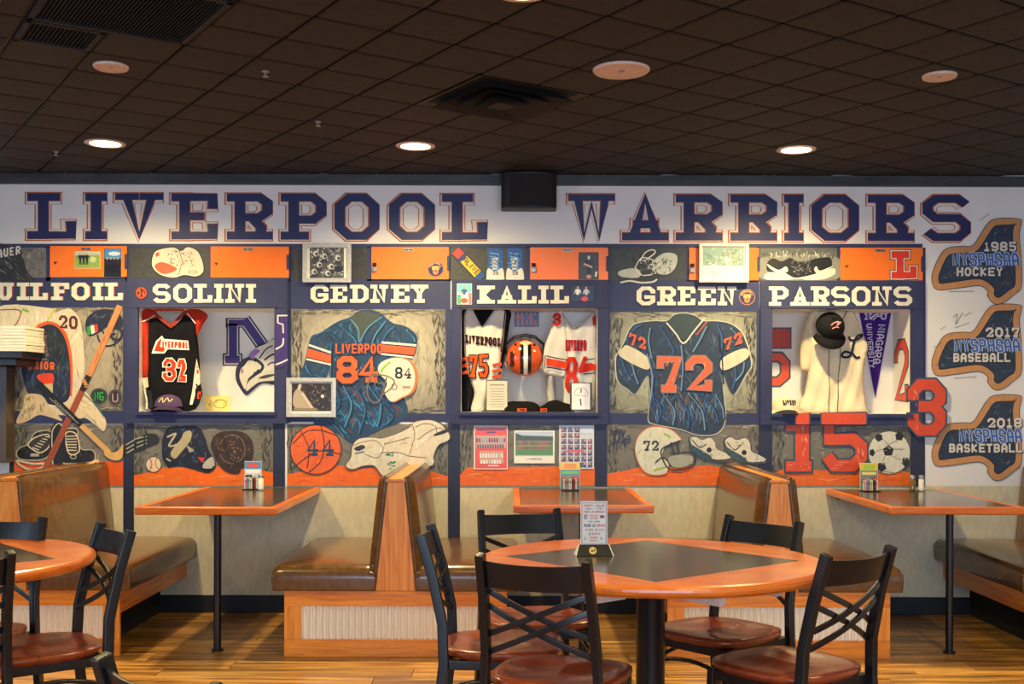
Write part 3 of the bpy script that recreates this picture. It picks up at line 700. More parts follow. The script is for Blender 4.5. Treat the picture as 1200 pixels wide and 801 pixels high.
def pad(w, d, h, crown=.018, r=.035, nx=16, ny=16):
    """soft cushion block: width, depth, height from z 0, rounded shoulders"""
    m = MB(); vs = []
    def pr(q):   # q -1..1 -> position and drop at the shoulder
        return q
    for i in range(nx + 1):
        for j in range(ny + 1):
            u = -1 + 2 * i / nx; v = -1 + 2 * j / ny
            u = math.copysign(1 - (1 - abs(u)) ** 1.6, u); v = math.copysign(1 - (1 - abs(v)) ** 1.6, v)
            ex = max(0, abs(u) * w / 2 - (w / 2 - r)) / r; ey = max(0, abs(v) * d / 2 - (d / 2 - r)) / r
            q = min(1, hypot(ex, ey)); dz = r * (1 - math.sqrt(max(0, 1 - q * q)))
            k = 1 - .0
            vs.append((u * w / 2 * k, v * d / 2 * k, h - dz + crown * (1 - u * u) * (1 - v * v)))
    def id(i, j): return i * (ny + 1) + j
    fs = [(id(i, j), id(i + 1, j), id(i + 1, j + 1), id(i, j + 1)) for i in range(nx) for j in range(ny)]
    edge = [id(i, 0) for i in range(nx)] + [id(nx, j) for j in range(ny)] + [id(i, ny) for i in range(nx, 0, -1)] + [id(0, j) for j in range(ny, 0, -1)]
    n0 = len(vs); E_ = len(edge)
    for z, k in ((h * .45, 1.006), (.01, .995), (0, .98)): vs += [(vs[e][0] * k, vs[e][1] * (k if k > 1 else 1), z) for e in edge]
    for s in range(3):
        prev = edge if s == 0 else [n0 + (s - 1) * E_ + k for k in range(E_)]
        cur = [n0 + s * E_ + k for k in range(E_)]
        fs += [(prev[k], prev[(k + 1) % E_], cur[(k + 1) % E_], cur[k]) for k in range(E_)]
    fs.append(tuple(n0 + 2 * E_ + k for k in range(E_)))
    return m.add(vs, fs)

def booth(xc, label, sides=(-1, 1), yf=5.705):
    t = root('booth_bench', (xc, WY - .004, 0), label, 'booth', 'upholstered booths along the mural wall')
    D = WY - .004 - yf; yF = -D
    x0 = -.56 if -1 in sides else -.10; x1 = .56 if 1 in sides else .10
    if sides == (-1,): x1 = 0.0
    tp = (.043 if len(sides) == 2 else .0)
    B('top_rail', M_OAKX, t, x0, x1, yF, yF + .022, .255, .333, bevel=.002)
    B('bottom_rail', M_OAKX, t, x0, x1, yF, yF + .022, 0, .088, bevel=.002)
    for xa, xb in ((x0, x0 + .085), (x1 - .085, x1)): B('stile', M_OAKV, t, xa, xb, yF + .0005, yF + .022, .088, .255, bevel=.002)
    n = int((x1 - x0 - .17) / .0325) * 8; vs = []
    for k in range(n + 1):
        x = x0 + .085 + (x1 - x0 - .17) * k / n; y = yF + .014 - .010 * cos(2 * pi * k / 8); vs += [(x, y, .088), (x, y, .255)]
    MB().add(vs, [(2 * k, 2 * k + 2, 2 * k + 3, 2 * k + 1) for k in range(n)]).build('corrugated_panel', M_CORR, t, smooth=True)
    B('plinth', mat('plinth_black', C(12, 11, 11), .8), t, x0 + .16 * (-1 in sides), x1 - .16 * (1 in sides), yF + .03, -.0, .0, .26)
    for s in sides:
        xa = x0 if s < 0 else x1
        B('side_rail', M_OAKY, t, min(xa, xa - s * .022), max(xa, xa - s * .022), yF + .0225, 0, .215, .333, bevel=.002)
        B('seat_board', M_BLACKM, t, min(xa - s * .022, 0), max(xa - s * .022, 0), yF + .0225, 0, .26, .333)
        wS = .52; xs_ = s * (.10 + wS / 2 - .002)
        o = pad(wS, D - .0 + .02, .125, .028).build('seat_cushion', M_VINYL, t, smooth=True); o.location = (xs_, -(D + .02) / 2, .335)
    # sloping end panel and its cap
    a0 = -.10 if -1 in sides else 0; b0 = .10 if 1 in sides else 0
    ta = -.043 if -1 in sides else -.0; tb = .043 if 1 in sides else 0
    if sides == (-1,): a0, b0, ta, tb = -.10, 0, -.05, 0
    MB().prism([(a0, .334), (b0, .334), (tb, .878), (ta, .878)], yF - .004, yF + .018).build('end_panel', M_OAKV, t, bevel=.002)
    MB().prism([(a0 + .012, .334), (b0 - .012 * (b0 > 0), .334), (tb - .008 * (tb > 0), .878), (ta + .008, .878)], yF + .0185, 0).build('back_core', M_BLACKM, t)
    B('cap_rail', M_OAKY, t, ta - .007, tb + .007 * (tb > 0), yF - .006, 0, .879, .897, bevel=.003)
    for s in sides:
        bx, tx = s * .10, s * .043 if tp else s * .05
        lean = math.atan2(abs(bx) - abs(tx), .54)
        Mx = pad(.50, D - .0, .048, .018, .03, 12, 14)
        # pad lies in its own plane: local x up the slope, y along, z outward
        hgt = .545
        R_ = Matrix(((0, 0, 1, 0), (0, 1, 0, 0), (1, 0, 0, 0), (0, 0, 0, 1))) if s > 0 else Matrix(((0, 0, -1, 0), (0, 1, 0, 0), (1, 0, 0, 0), (0, 0, 0, 1)))
        T = Matrix.Translation(((bx + tx) / 2 - s * .004, -D / 2 - .004, .636)) @ Matrix.Rotation(-s * lean, 4, 'Y') @ R_ @ Matrix.Scale(hgt / .5, 4, (1, 0, 0))
        Mx.v = [tuple(T @ Vector(p)) for p in Mx.v]
        Mx.build('backrest', M_VINYL, t, smooth=True)
    return t
booth(-2.53, 'double booth bench at the far left, brown vinyl, oak base, behind the left round table')
booth(-.582, 'double booth bench with oak end panel, between the left and middle wall tables')
booth(1.345, 'double booth bench right of centre, behind the big round table and its right chairs')
booth(3.18, 'single booth bench in shade against the right wall, beyond the right wall table', sides=(-1,))

# ---- post, shelf and paper stack at the left edge
t = root('wall_shelf', (-3.05, WY - .002, 1.10), 'black shelf tray on a dark brown bracket box at the left edge of the mural', 'shelf')
B('bracket_box', mat('dark_brown_lacquer', C(74, 58, 42), .3), t, -.16, .035, -.12, 0, -.19, .385, bevel=.004)
B('tray', M_BLACK, t, -.22, .16, -.28, 0, .385, .425, bevel=.004); B('tray_rim', M_BLACK, t, -.235, .20, -.295, 0, .425, .468, bevel=.006)
t = root('menu_stack', (-3.05, WY - .15, 1.5685), 'thick stack of cream paper menus on the black shelf at the left edge', 'paper stack')
for k in range(8): B('menu', M_WHITE, t, -.235 + random.uniform(-.004, .004), .217 + random.uniform(-.004, .004), -.13, .13, k * .0185, k * .0185 + .017, bevel=.001)
# ================================================================ the mural: sign, lockers, paintings
ZT = lambda x, y: zrow(x, y)
PW = WY - .0008
# navy pillars, rails and panels painted on the wall (parts of the wall)
def wallpart(name, P, kind=None): return P.build(name, parent=wall)
P = Paint(PW - .002); NVP = C(48, 54, 98)
for q in ((0, 285.5, 1081, 290), (0, 325, 150, 360), (338, 327, 528, 362), (712, 328, 890, 365)): P.rect(*q, NVP, up=False)
for q in ((0, 481, 148, 496), (337, 484, 528, 494), (712, 484, 890, 497)): P.rect(*q, NVP, up=False)
for x0, x1 in ((54, 59), (147, 151), (244, 247.5), (338, 341), (430, 435), (525, 528.5), (616, 621), (711.5, 715), (804, 807), (887, 891), (981, 984.5)): P.rect(x0, 289, x1, 329, NVP, up=False)
P.build('painted_rails', parent=wall)
for k, (x0, x1) in enumerate(((144.5, 157), (320, 334), (525, 539), (697, 711.5), (889, 905), (1067, 1084))):
    P = Paint(PW - .0022); P.rect(x0, 495, x1, 699 if x0 in (144.5, 525) else 570, C(38, 44, 74)); P.build('painted_pillar', parent=wall)
P = Paint(PW - .0022); P.rect(11, 356, 16.5, 562, C(26, 26, 30)); P.rect(336.5, 362, 341, 495, NVP); P.rect(522, 362, 529, 495, NVP); P.rect(144, 357, 149, 498, NVP); P.rect(711, 362, 714.5, 497, NVP); P.rect(886.5, 362, 891, 497, NVP); P.rect(1080, 290, 1084.5, 500, NVP); P.build('painted_stiles', parent=wall)

GREYS = [C(90, 88, 84), C(120, 116, 108), C(150, 146, 134), C(66, 66, 66), C(176, 170, 156)]
DARKS = [C(48, 50, 52), C(66, 68, 70), C(84, 86, 88), C(40, 42, 46)]
def panel(name, x0, y0, x1, y1, base, cols, n, ang=(60, 120), ln=(8, 26), w=(1.2, 3.4), vign=True):
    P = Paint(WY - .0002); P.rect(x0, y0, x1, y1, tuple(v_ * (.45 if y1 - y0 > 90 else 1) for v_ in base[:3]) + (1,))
    cols = [tuple(.45 * base[i] + .55 * q[i] for i in range(3)) + (1,) for q in cols]
    r = [(x0, y0), (x1, y0), (x1, y1), (x0, y1)]
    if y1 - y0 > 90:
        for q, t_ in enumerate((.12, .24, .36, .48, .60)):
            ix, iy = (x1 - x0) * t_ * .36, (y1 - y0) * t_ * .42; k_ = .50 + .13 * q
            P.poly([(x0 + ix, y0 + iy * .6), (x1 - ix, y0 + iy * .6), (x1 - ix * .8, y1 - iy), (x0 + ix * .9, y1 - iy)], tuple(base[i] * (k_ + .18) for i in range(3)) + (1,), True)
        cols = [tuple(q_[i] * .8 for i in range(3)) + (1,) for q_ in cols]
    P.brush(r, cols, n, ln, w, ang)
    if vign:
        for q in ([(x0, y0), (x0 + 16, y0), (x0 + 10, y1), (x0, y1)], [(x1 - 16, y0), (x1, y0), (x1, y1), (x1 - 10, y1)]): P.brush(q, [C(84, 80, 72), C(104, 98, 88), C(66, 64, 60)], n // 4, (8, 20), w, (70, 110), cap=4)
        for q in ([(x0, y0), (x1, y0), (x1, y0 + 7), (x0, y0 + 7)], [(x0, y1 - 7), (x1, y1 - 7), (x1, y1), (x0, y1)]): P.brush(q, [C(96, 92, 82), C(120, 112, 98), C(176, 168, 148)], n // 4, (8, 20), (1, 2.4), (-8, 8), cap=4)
    return P
LGR = [C(180, 172, 152), C(160, 152, 134), C(196, 188, 168), C(140, 134, 118), C(206, 198, 178)]
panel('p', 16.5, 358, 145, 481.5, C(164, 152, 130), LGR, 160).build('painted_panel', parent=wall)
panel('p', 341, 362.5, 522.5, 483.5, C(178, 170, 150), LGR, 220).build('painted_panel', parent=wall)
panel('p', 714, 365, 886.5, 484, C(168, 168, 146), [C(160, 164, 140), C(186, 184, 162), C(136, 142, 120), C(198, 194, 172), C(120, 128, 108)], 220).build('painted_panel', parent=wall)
P = Paint(WY - .0001); P.poly([(-500, 569), (1220, 569), (1220, 700), (-500, 700)], C(236, 222, 186)); P.build('painted_dado', parent=wall)
for x0, x1, ov in ((16.5, 144.5, 0), (157, 320, 1), (336.5, 525, 1), (539, 697, 1), (711.5, 889, 1), (905, 1067, 1)):
    P = panel('p', x0, 496.5, x1, 568.5, C(126, 122, 112), GREYS if x0 != 157 else DARKS + GREYS[:2], 150, (0, 180), (5, 16))
    if ov:
        n = 9; top = [(x0 + (x1 - x0) * k / n, (547 if 0 < k < n else 556) + random.uniform(-2.5, 2.5) + (4 if k in (1, n - 1) else 0)) for k in range(n + 1)]
        if x0 == 539: top = [(539, 556), (548, 547), (697, 546)]
        if x0 == 905: top = [(905, 556), (915, 550), (1060, 552), (1067, 554)]
        q = top + [(x1, 569), (x0, 569)]
        P.poly(q, C(255, 114, 14)); P.brush(q, [C(255, 128, 34), C(250, 100, 12), C(255, 150, 80)], 30, (10, 36), (1, 2.2), (-3, 3))
    else: P.rect(x0, 540, x1, 569, C(240, 98, 28))
    P.build('painted_panel', parent=wall)
    P = Paint(PW - .002); P.rect(x0, 568.2, x1, 570.2, C(150, 140, 120)); P.build('painted_edge_line', parent=wall)
for x0, x1, base in ((0, 54, C(120, 118, 116)), (151, 244, C(62, 62, 64)), (341, 430, C(60, 60, 58)), (528.5, 616, C(74, 70, 60)), (715, 804, C(62, 68, 68)), (891, 981, C(110, 112, 104))):
    P = panel('p', x0, 289.5, x1, 327 if x0 < 500 else 328.5, base, DARKS if x0 not in (0, 891) else GREYS + [C(206, 202, 188)], 70, (0, 180), (5, 18), vign=False); P.build('painted_panel', parent=wall)

# ---- the big sign
def sign(name, label, items, y0, y1, dy):
    t = root(name, (xcol((items[0][1] + items[-1][2]) / 2), WY, ZT(items[0][1], y1)), label, 'sign')
    for ch, a, b in items:
        s = dy * (a - 600) / 500; P = Paint(WY - .001); ya, yb = y0 + s, y1 + s; th = 15.5
        w = b - a
        if ch in 'LVEI': th = 14.5
        if ch == 'W': th = 13
        th = 20.0 if ch not in 'WV' else 18.0
        P.glyph(ch, a + 1, ya + 1, b - 1, yb - 1, th, C(206, 104, 50), SLAB, ay=.74)
        P.glyph(ch, a + 2.6, ya + 2.6, b - 2.4, yb - 2.4, th - 2.6, C(246, 236, 222), SLAB, ay=.74)
        P.glyph(ch, a + 2.6, ya + 2.6, b - 2.4, yb - 2.4, th - 6.4, C(206, 104, 50), SLAB, dx=1.1, dy=-.7, ay=.74)
        P.glyph(ch, a + 3.2, ya + 3.2, b - 2.6, yb - 3, th - 8.4, C(30, 38, 98), SLAB, dx=1.0, dy=-.6, grow=.2, ay=.74)
        P.build('letter', parent=t)
LIV = list(zip('LIVERPOOL', (28, 96, 131, 197, 262, 325, 388, 452, 514), (91, 127, 193, 257, 321, 384, 446, 511, 573)))
WAR = list(zip('WARRIORS', (662, 725, 788, 852, 915, 947, 1013, 1077), (722, 785, 848, 912, 943, 1008, 1073, 1139)))
sign('painted_word', 'big painted word LIVERPOOL in navy slab letters with orange outlines, wall top left', LIV, 225, 284.6, 1.1)
sign('painted_word', 'big painted word WARRIORS in navy slab letters with orange outlines, wall top right', WAR, 225, 284.6, 1.1)

# ---- name lettering above each locker
PR = .022    # how far the locker frames stand out of the wall
def names(label, items, y0, y1, Y=WY - .0045, shade=False):
    t = root('painted_name', (xcol((items[0][1] + items[-1][2]) / 2), Y, zrow(items[0][1], y1, Y)), label, 'lettering', 'names above the lockers')
    for ch, a, b in items:
        P = Paint(Y); th = 5.8
        P.glyph(ch, a, y0, b, y1, th, C(34, 40, 76), SLAB, ay=.74, dx=-.9, dy=.9, grow=.5)
        if shade: P.glyph(ch, a, y0, b, y1, th, C(210, 74, 50), SLAB, ay=.74, dx=1.2); P.glyph(ch, a, y0, b, y1, th, C(60, 140, 80), SLAB, ay=.74, dx=-1.2)
        P.glyph(ch, a, y0, b, y1, th, C(246, 238, 218), SLAB, ay=.74); P.build('letter', parent=t)
names('painted name QUILFOIL in cream letters edged red and green, cut by the left edge', list(zip('QUILFOIL', (-26, -4, 20, 35, 60, 84, 109, 123), (-7, 16, 34, 56, 81, 105, 121, 144))), 331, 351.5, shade=True)
YF = WY - PR - .0008
names('painted name SOLINI in cream letters above the black and red jersey', list(zip('SOLINI', (179, 203, 227, 251, 264, 288), (200, 225, 249, 262, 286, 300))), 332.5, 354.5, YF)
names('painted name GEDNEY in cream letters above the painted 84 jersey', list(zip('GEDNEY', (364, 387, 410, 434, 458, 481), (385, 407, 432, 455, 480, 502))), 333.5, 354.5)
names('painted name KALIL in cream letters above the recess with the orange helmet', list(zip('KALIL', (559, 583, 607, 631, 645), (580, 605, 629, 643, 667))), 334.5, 355.5, YF)
names('painted name GREEN in cream letters above the painted 72 jersey', list(zip('GREEN', (746, 770, 794, 818, 841), (768, 792, 815, 839, 863))), 335.5, 357.5)
names('painted name PARSONS in cream letters above the recess with the cream jersey', list(zip('PARSONS', (901, 926, 950, 974, 998, 1022, 1047), (924, 949, 972, 996, 1020, 1045, 1069))), 335.5, 358, YF)

# ---- lockers: frame round each recess, orange door above
DY = WY - .016
LOCK = [
 (None, (59, 149, 288.5, 324.5), 'painted locker at far left, orange door holding two snapshots'),
 ('s', (247, 338.5, 289, 325.5), 'navy locker with plain orange door, recess holding the black and red jersey'),
 (None, (435, 526, 289.5, 327.5), 'painted locker with the blue 84 jersey, round badge on its orange door'),
 ('k', (621, 712, 290, 328), 'navy locker in the middle, recess with orange helmet, player photo on its door'),
 (None, (806.5, 888.5, 290.5, 328.5), 'painted locker with the 72 jersey, its orange door mostly covered by a frame'),
 ('p', (984, 1080, 290.5, 328.5), 'navy locker at the right, red letter L on its door, cream jersey in its recess')]
FR = {'s': (149.5, 337.5, 326, 496), 'k': (529, 712, 328, 497), 'p': (890, 1081, 329, 498)}
for k, (key, (dxa, dxb, dyt, dyb), lb) in enumerate(LOCK):
    m = (dxa + dxb) / 2; A_, B_, T_, L_ = xcol(dxa), xcol(dxb), ZT(m, dyt), ZT(m, dyb)
    if key:
        xa, xb, yt, yb_ = FR[key]; a, b, lo, hi = ZO[key]; mm = (xa + xb) / 2; FA, FB = xcol(xa), xcol(xb); FT, FL = ZT(mm, yt), ZT(mm, yb_)
        t = root('locker', ((FA + FB) / 2, WY - .0002, FL), lb, 'locker', 'lockers along the mural'); y0 = WY - PR; y1 = WY - .0002
        B('stile', M_NAVY, t, FA, a, y0, y1, lo, hi, world=True, bevel=.002); B('stile', M_NAVY, t, b, FB, y0, y1, lo, hi, world=True, bevel=.002)
        B('name_board', M_NAVY, t, FA, FB, y0, y1, hi, FT, world=True, bevel=.002); br_ = B('bottom_rail', M_NAVY, t, FA, FB, y0, y1, FL, lo, world=True, bevel=.002)
        B('ledge', M_NAVY, t, a - .01, b + .01, y0 - .012, y0, lo - .022, lo, world=True, bevel=.002)
        B('head_moulding', M_NAVY, t, a - .01, b + .01, y0 - .008, y0, hi, hi + .014, world=True, bevel=.002)
    else: t = root('locker', ((A_ + B_) / 2, WY - .0002, L_), lb, 'locker', 'lockers along the mural')
    dr = B('door', M_ORANGE, t, A_, B_, DY, WY - .0016, L_, T_, world=True, bevel=.0025)
    loc = abs_loc(dr)
    vx = xcol(m - 2 if k else 101.5); B('vent_plate', M_STEEL, dr, vx - .032, vx + .032, DY - .003, DY, T_ - .026, T_ - .010, world=True, bevel=.001)
    for s in (0, 1): B('vent_slot', M_BLACKM, dr, vx - .026 + s * .028, vx - .002 + s * .028, DY - .0036, DY - .003, T_ - .021, T_ - .015, world=True)
    B('hinge', M_NAVY, dr, B_ - .012, B_ + .004, DY - .006, DY, (L_ + T_) / 2 - .045, (L_ + T_) / 2 + .045, world=True, bevel=.002)
    if k in (2, 3, 4):
        lx = A_ + .02; B('latch', M_STEEL, dr, lx - .014, lx + .014, DY - .012, DY, L_ + .045, L_ + .075, world=True, bevel=.003); B('latch_hasp', M_BLACKM, dr, lx - .012, lx + .012, DY - .008, DY, L_ + .078, L_ + .1, world=True, bevel=.002)
    else:
        lx = A_ + .035; MB().box(lx - .012, lx + .012, DY - .002, DY, L_ + .085, L_ + .09).box(lx - .004, lx + .004, DY - .002, DY, L_ + .075, L_ + .085).build('latch_mark', M_BLACKM, dr, world=True)

# ================================================================ paintings on the wall
def shoe_spots(P, poly, n, cols): P.brush(poly, cols, n, (1.5, 5), (.6, 1.6), (0, 180))
# glove at far left
P = Paint(PW - .0024); q = [(-6, 287), (18, 291), (26, 300), (32, 318), (40, 327), (36, 331), (12, 329), (-6, 326)]
P.poly(q, C(44, 44, 46), True); P.brush(q, [C(70, 70, 72), C(96, 96, 98), C(28, 28, 30), C(130, 130, 130)], 50, (4, 14), (.6, 1.6), (-70, -20)); P.poly([(-6, 292), (24, 289), (26, 297), (-6, 304)], C(60, 60, 62))
P.text('BAUER', -10, 291, 24, 301, 1.9, WH, gap=.3, slant=-.0, bend=lambda x, y: (x, y - (x - 5) * .18)); P.build('painted_glove', label='painted dark hockey glove with white brand lettering, top left corner of the mural', cat='mural painting')
# white sneaker pair above SOLINI
P = Paint(PW - .0024); q = [(178, 308), (181, 296), (190, 291.5), (204, 290), (212, 294), (220, 289.5), (231, 294), (237, 306), (238, 318), (230, 323.5), (216, 322), (204, 325), (190, 322.5), (181, 316)]
P.poly([(600 + (x - 208) * 1.05 - 392, 307 + (y - 307) * 1.1) for x, y in q], C(40, 40, 40), True); P.poly(q, C(240, 226, 200), True); P.poly([(181, 312), (190, 307), (207, 314), (201, 319), (190, 320.5)], C(232, 100, 60), True)
P.poly([(182, 297), (186, 295), (187, 299), (183, 301)], C(226, 90, 50)); P.line([(210, 294), (214, 306), (209, 322)], .9, C(120, 100, 80)); P.ring(226, 318.5, 5, 1.6, .7, C(120, 100, 84))
P.brush([(196, 292), (228, 292), (230, 312), (198, 312)], [C(60, 48, 40), C(210, 80, 44), C(150, 120, 96)], 46, (1.5, 6), (.6, 1.5), (0, 180)); P.build('painted_shoes', label='painted pair of white and orange sneakers above the name SOLINI', cat='mural painting', group='painted shoes')
# black sneakers above PARSONS
P = Paint(PW - .0024)
P.poly([(892, 302), (978, 300), (980, 327), (894, 327)], C(150, 150, 138), True); P.brush([(892, 293), (978, 293), (978, 304), (892, 304)], [WH, C(200, 196, 180), GRD], 50, (3, 9), (.7, 1.8), (60, 120))
P.poly([(896, 322), (905, 318), (926, 320), (940, 326), (900, 327.5)], WH, True); P.poly([(938, 325), (955, 320), (976, 314), (978, 321), (965, 327), (945, 327.5)], WH, True)
P.poly([(899, 308), (906, 302.5), (916, 306), (926, 302), (934, 306), (945, 306), (955, 303), (972, 301.5), (975, 310), (972, 315), (958, 320), (942, 324), (930, 325), (918, 319), (900, 318)], C(24, 24, 26), True)
P.poly([(899, 309), (912, 316), (921, 312), (923, 318), (913, 319.5), (903, 315)], WH, True); P.poly([(977, 311), (961, 317), (957, 312), (954, 315), (957, 320), (964, 319)], WH, True)
P.brush([(926, 304), (952, 304), (952, 324), (926, 322)], [C(120, 120, 118), C(180, 178, 170), C(60, 60, 62)], 46, (2, 7), (.5, 1.2), (0, 180)); P.build('painted_shoes', label='painted pair of black sneakers with white swoosh marks above the name PARSONS', cat='mural painting', group='painted shoes')
# cleats above GREEN
P = Paint(PW - .0024)
P.poly([(724, 318), (734, 314), (746, 315), (750, 300), (758, 292.5), (767, 292), (767, 297), (780, 296), (793, 298), (795, 304), (790, 316), (781, 323), (765, 326), (748, 332), (728, 331)], C(52, 56, 56), True)
P.line([(750, 306), (756, 296), (764, 292.5), (768, 295), (763, 300), (754, 306)], 1.4, WH, True); P.poly([(768, 303), (780, 296), (793, 299), (792, 312), (783, 321), (770, 320), (763, 312)], C(206, 210, 200), True)
P.poly([(725, 318), (740, 314), (750, 317), (748, 325), (728, 324)], C(196, 200, 190), True); P.line([(727, 331), (738, 329), (752, 331), (765, 330), (770, 327)], 2, C(220, 220, 210), True)
P.line([(745, 312), (752, 302), (764, 304), (772, 310), (768, 320), (752, 322), (745, 314)], 1.2, WH, True, True)
P.brush([(748, 302), (790, 300), (786, 322), (750, 324)], [WH, C(40, 60, 90), C(60, 64, 66), C(120, 124, 120)], 80, (2, 8), (.5, 1.5), (0, 180)); P.build('painted_shoes', label='painted pale football cleats on charcoal, above the name GREEN', cat='mural painting', group='painted shoes')
# bottle and blue shoes above KALIL
P = Paint(PW - .0024); P.line([(534, 294), (566, 327)], 13.5, C(28, 30, 44)); P.line([(533.5, 293.5), (540.5, 300)], 10.5, C(226, 66, 46)); P.line([(540, 300), (543.5, 303.5)], 11.5, C(36, 60, 130)); P.line([(543.5, 303.5), (560, 321)], 10.5, YEL); P.line([(560, 321), (565, 326)], 11, C(28, 80, 150))
P.text('ALIVE', 541, 306, 565, 313, 1.3, C(60, 40, 20), bend=lambda x, y: (552 + (x - 553) * .72 - (y - 310) * .7, 312 + (x - 553) * .75 + (y - 310) * .7)); P.build('painted_bottle', label='painted yellow sports bottle with red cap, leaning left of the blue shoes', cat='mural painting')
P = Paint(PW - .0024)
for x in (580, 603):
    P.poly([(x - 8, 322), (x - 8, 305), (x - 9, 293), (x - 4, 290.5), (x + 4, 290.5), (x + 9.5, 294), (x + 9, 306), (x + 9, 322)], C(40, 98, 176), True)
    P.poly([(x - 10, 325), (x - 8, 314), (x, 318), (x + 8.5, 314), (x + 11, 325), (x + 9, 327.5), (x - 8, 327.5)], WH, True); P.poly([(x - 4, 302), (x + 4, 302), (x + 3, 316), (x - 3, 316)], C(208, 218, 226))
    for j in range(5): P.line([(x - 6, 296 + j * 4), (x + 5, 298 + j * 4)], .9, C(150, 196, 230), up=False)
    P.brush([(x - 8, 292), (x + 9, 292), (x + 8, 312), (x - 8, 312)], [C(20, 50, 110), C(90, 160, 220), C(28, 76, 150)], 26, (2, 6), (.5, 1.2), (40, 140)); P.text('23', x - 3, 318, x + 4, 322, .8, C(40, 40, 50))
P.build('painted_shoes', label='painted pair of blue high-top shoes with white toes above the name KALIL', cat='mural painting', group='painted shoes')

# ---- far left panel: goalie gear
P = Paint(PW - .0024)
q = [(-5, 361), (60, 361), (64, 366), (82, 361.5), (93, 374), (97, 395), (99, 430), (95, 455), (98, 466), (112, 478), (124, 495), (121, 505), (111, 497), (98, 489), (72, 486), (60, 480), (20, 420), (-5, 420)]
P.poly(q, C(232, 218, 190), True); P.brush(q, [C(246, 238, 216), C(206, 190, 160), C(180, 160, 132), C(250, 244, 226)], 110, (6, 20), (.6, 1.8), (50, 110), True)
P.line([(0, 363), (22, 363), (23, 372), (15, 385)], 1.4, C(150, 84, 74), True); P.line([(54, 378), (62, 365), (66, 361)], 2, C(206, 214, 80), True); P.line([(26, 362), (34, 365)], 3, C(140, 190, 70))
P.build('painted_goalie_jersey', label='painted cream goalie jersey with the number 20 on its sleeve, far left panel', cat='mural painting')
P = Paint(PW - .004)
P.text('20', 69, 369, 91, 384.5, 3, C(96, 32, 28), bend=lambda x, y: (x, y + (x - 69) * .06)); P.build('painted_number', label='painted dark red number 20 on the sleeve of the cream goalie jersey', cat='mural painting')
P = Paint(PW - .003); q = [(26, 430), (40, 428), (42, 390), (50, 382), (60, 380), (70, 386), (78, 402), (82, 428), (82, 462), (74, 472), (60, 474), (46, 468), (34, 462), (28, 446)]
P.poly([(26, 430), (24, 426), (40, 386), (50, 377.5), (60, 376.5), (71, 382), (80, 396), (85, 425), (84.5, 460), (80, 464), (36, 464)], C(236, 96, 36), True); P.poly(q, C(34, 44, 66), True)
P.brush(q, [C(44, 66, 110), C(30, 34, 46), C(70, 90, 130), C(24, 90, 110), C(96, 100, 104), C(50, 56, 80)], 130, (6, 20), (.7, 2), (70, 110), True)
P.brush([(44, 388), (58, 386), (62, 420), (44, 424)], [C(60, 64, 60), C(30, 130, 140), C(190, 150, 120), C(220, 90, 50)], 36, (3, 9), (.8, 2), (0, 180))
P.poly([(43, 441), (50, 437.5), (62, 438), (62, 449), (52, 449.5)], C(238, 72, 24), True); P.poly([(50, 450), (62, 449), (62, 461), (57, 460)], C(226, 200, 150))
P.text('RRIOR', 33, 423, 64, 432.5, 2.1, C(240, 110, 50), gap=.3, bend=lambda x, y: (x, y + abs(x - 48) * .08)); P.build('painted_leg_pad', label='painted navy goalie pad with orange edge and lettering, right of the paper stack', cat='mural painting')
P = Paint(PW - .004); q = [(19, 494), (27, 475), (30, 463), (40, 461), (50, 464), (58, 476), (66, 484), (73, 493), (60, 489), (46, 486), (36, 491), (27, 495)]
P.poly(q, C(226, 200, 158), True); P.brush(q, [C(240, 222, 184), C(190, 160, 118), C(140, 120, 96)], 50, (5, 14), (.6, 1.6), (40, 110), True)
q = [(74, 478), (85, 466), (92, 455), (100, 458), (112, 474), (124, 492), (122, 505), (116, 500), (104, 488), (92, 490)]
P.poly(q, C(234, 212, 172), True); P.brush(q, [C(248, 236, 206), C(200, 172, 130)], 34, (5, 14), (.6, 1.6), (-60, -20), True); P.line([(96, 460), (110, 472), (122, 488)], 1.4, C(40, 110, 140), True)
P.build('painted_trousers', label='painted cream hockey trousers behind the crossed sticks', cat='mural painting')
P = Paint(PW - .003); q = [(100, 382), (103, 371), (114, 363.5), (128, 362), (140, 368), (144, 376), (140, 384), (126, 383), (114, 391), (104, 393)]
P.poly(q, C(30, 38, 62), True); P.brush(q, [C(60, 70, 96), C(22, 28, 46), C(100, 108, 128)], 40, (4, 12), (.6, 1.5), (0, 60), True)
for a, b, c in (((101.5, 383), (106.5, 381.5), GRN), ((106, 381.7), (110.5, 380.3), WH), ((110, 380.5), (114, 379.2), C(220, 56, 40))): P.poly([a, b, (b[0] + 1.2, b[1] + 9), (a[0] + 1.6, a[1] + 10)], c)
P.line([(114, 392), (117, 400), (124, 405), (134, 403), (142, 396), (144, 386)], 1.8, NVD, True); P.ring(136, 391, 7, 7, 2, NVD); P.line([(116, 384), (124, 392), (136, 391)], 1.6, NVD); P.line([(118, 401), (128, 390)], 1.2, NVD)
P.build('painted_hockey_helmet', label='painted navy hockey helmet with a small Italian flag, upper right of the far left panel', cat='mural painting')
P = Paint(PW - .0035)
for x, y, rx, c, tx in ((116, 464, 9.5, C(30, 34, 36), GRN), (135, 465.5, 7.5, C(44, 40, 48), C(190, 140, 150))): P.ell(x, y, rx + 1, 9.8, C(120, 110, 100)); P.ell(x, y, rx, 9, c); P.ring(x, y, rx - 1.5, 7.5, .7, C(80, 84, 84))
P.text('NG', 110.5, 459, 121.5, 469, 1.3, C(50, 190, 80)); P.glyph('U', 131.5, 461, 138.5, 471, 1.2, C(206, 160, 170)); P.build('painted_pucks', label='two painted black hockey pucks, one with green letters, right end of the far left panel', cat='mural painting')
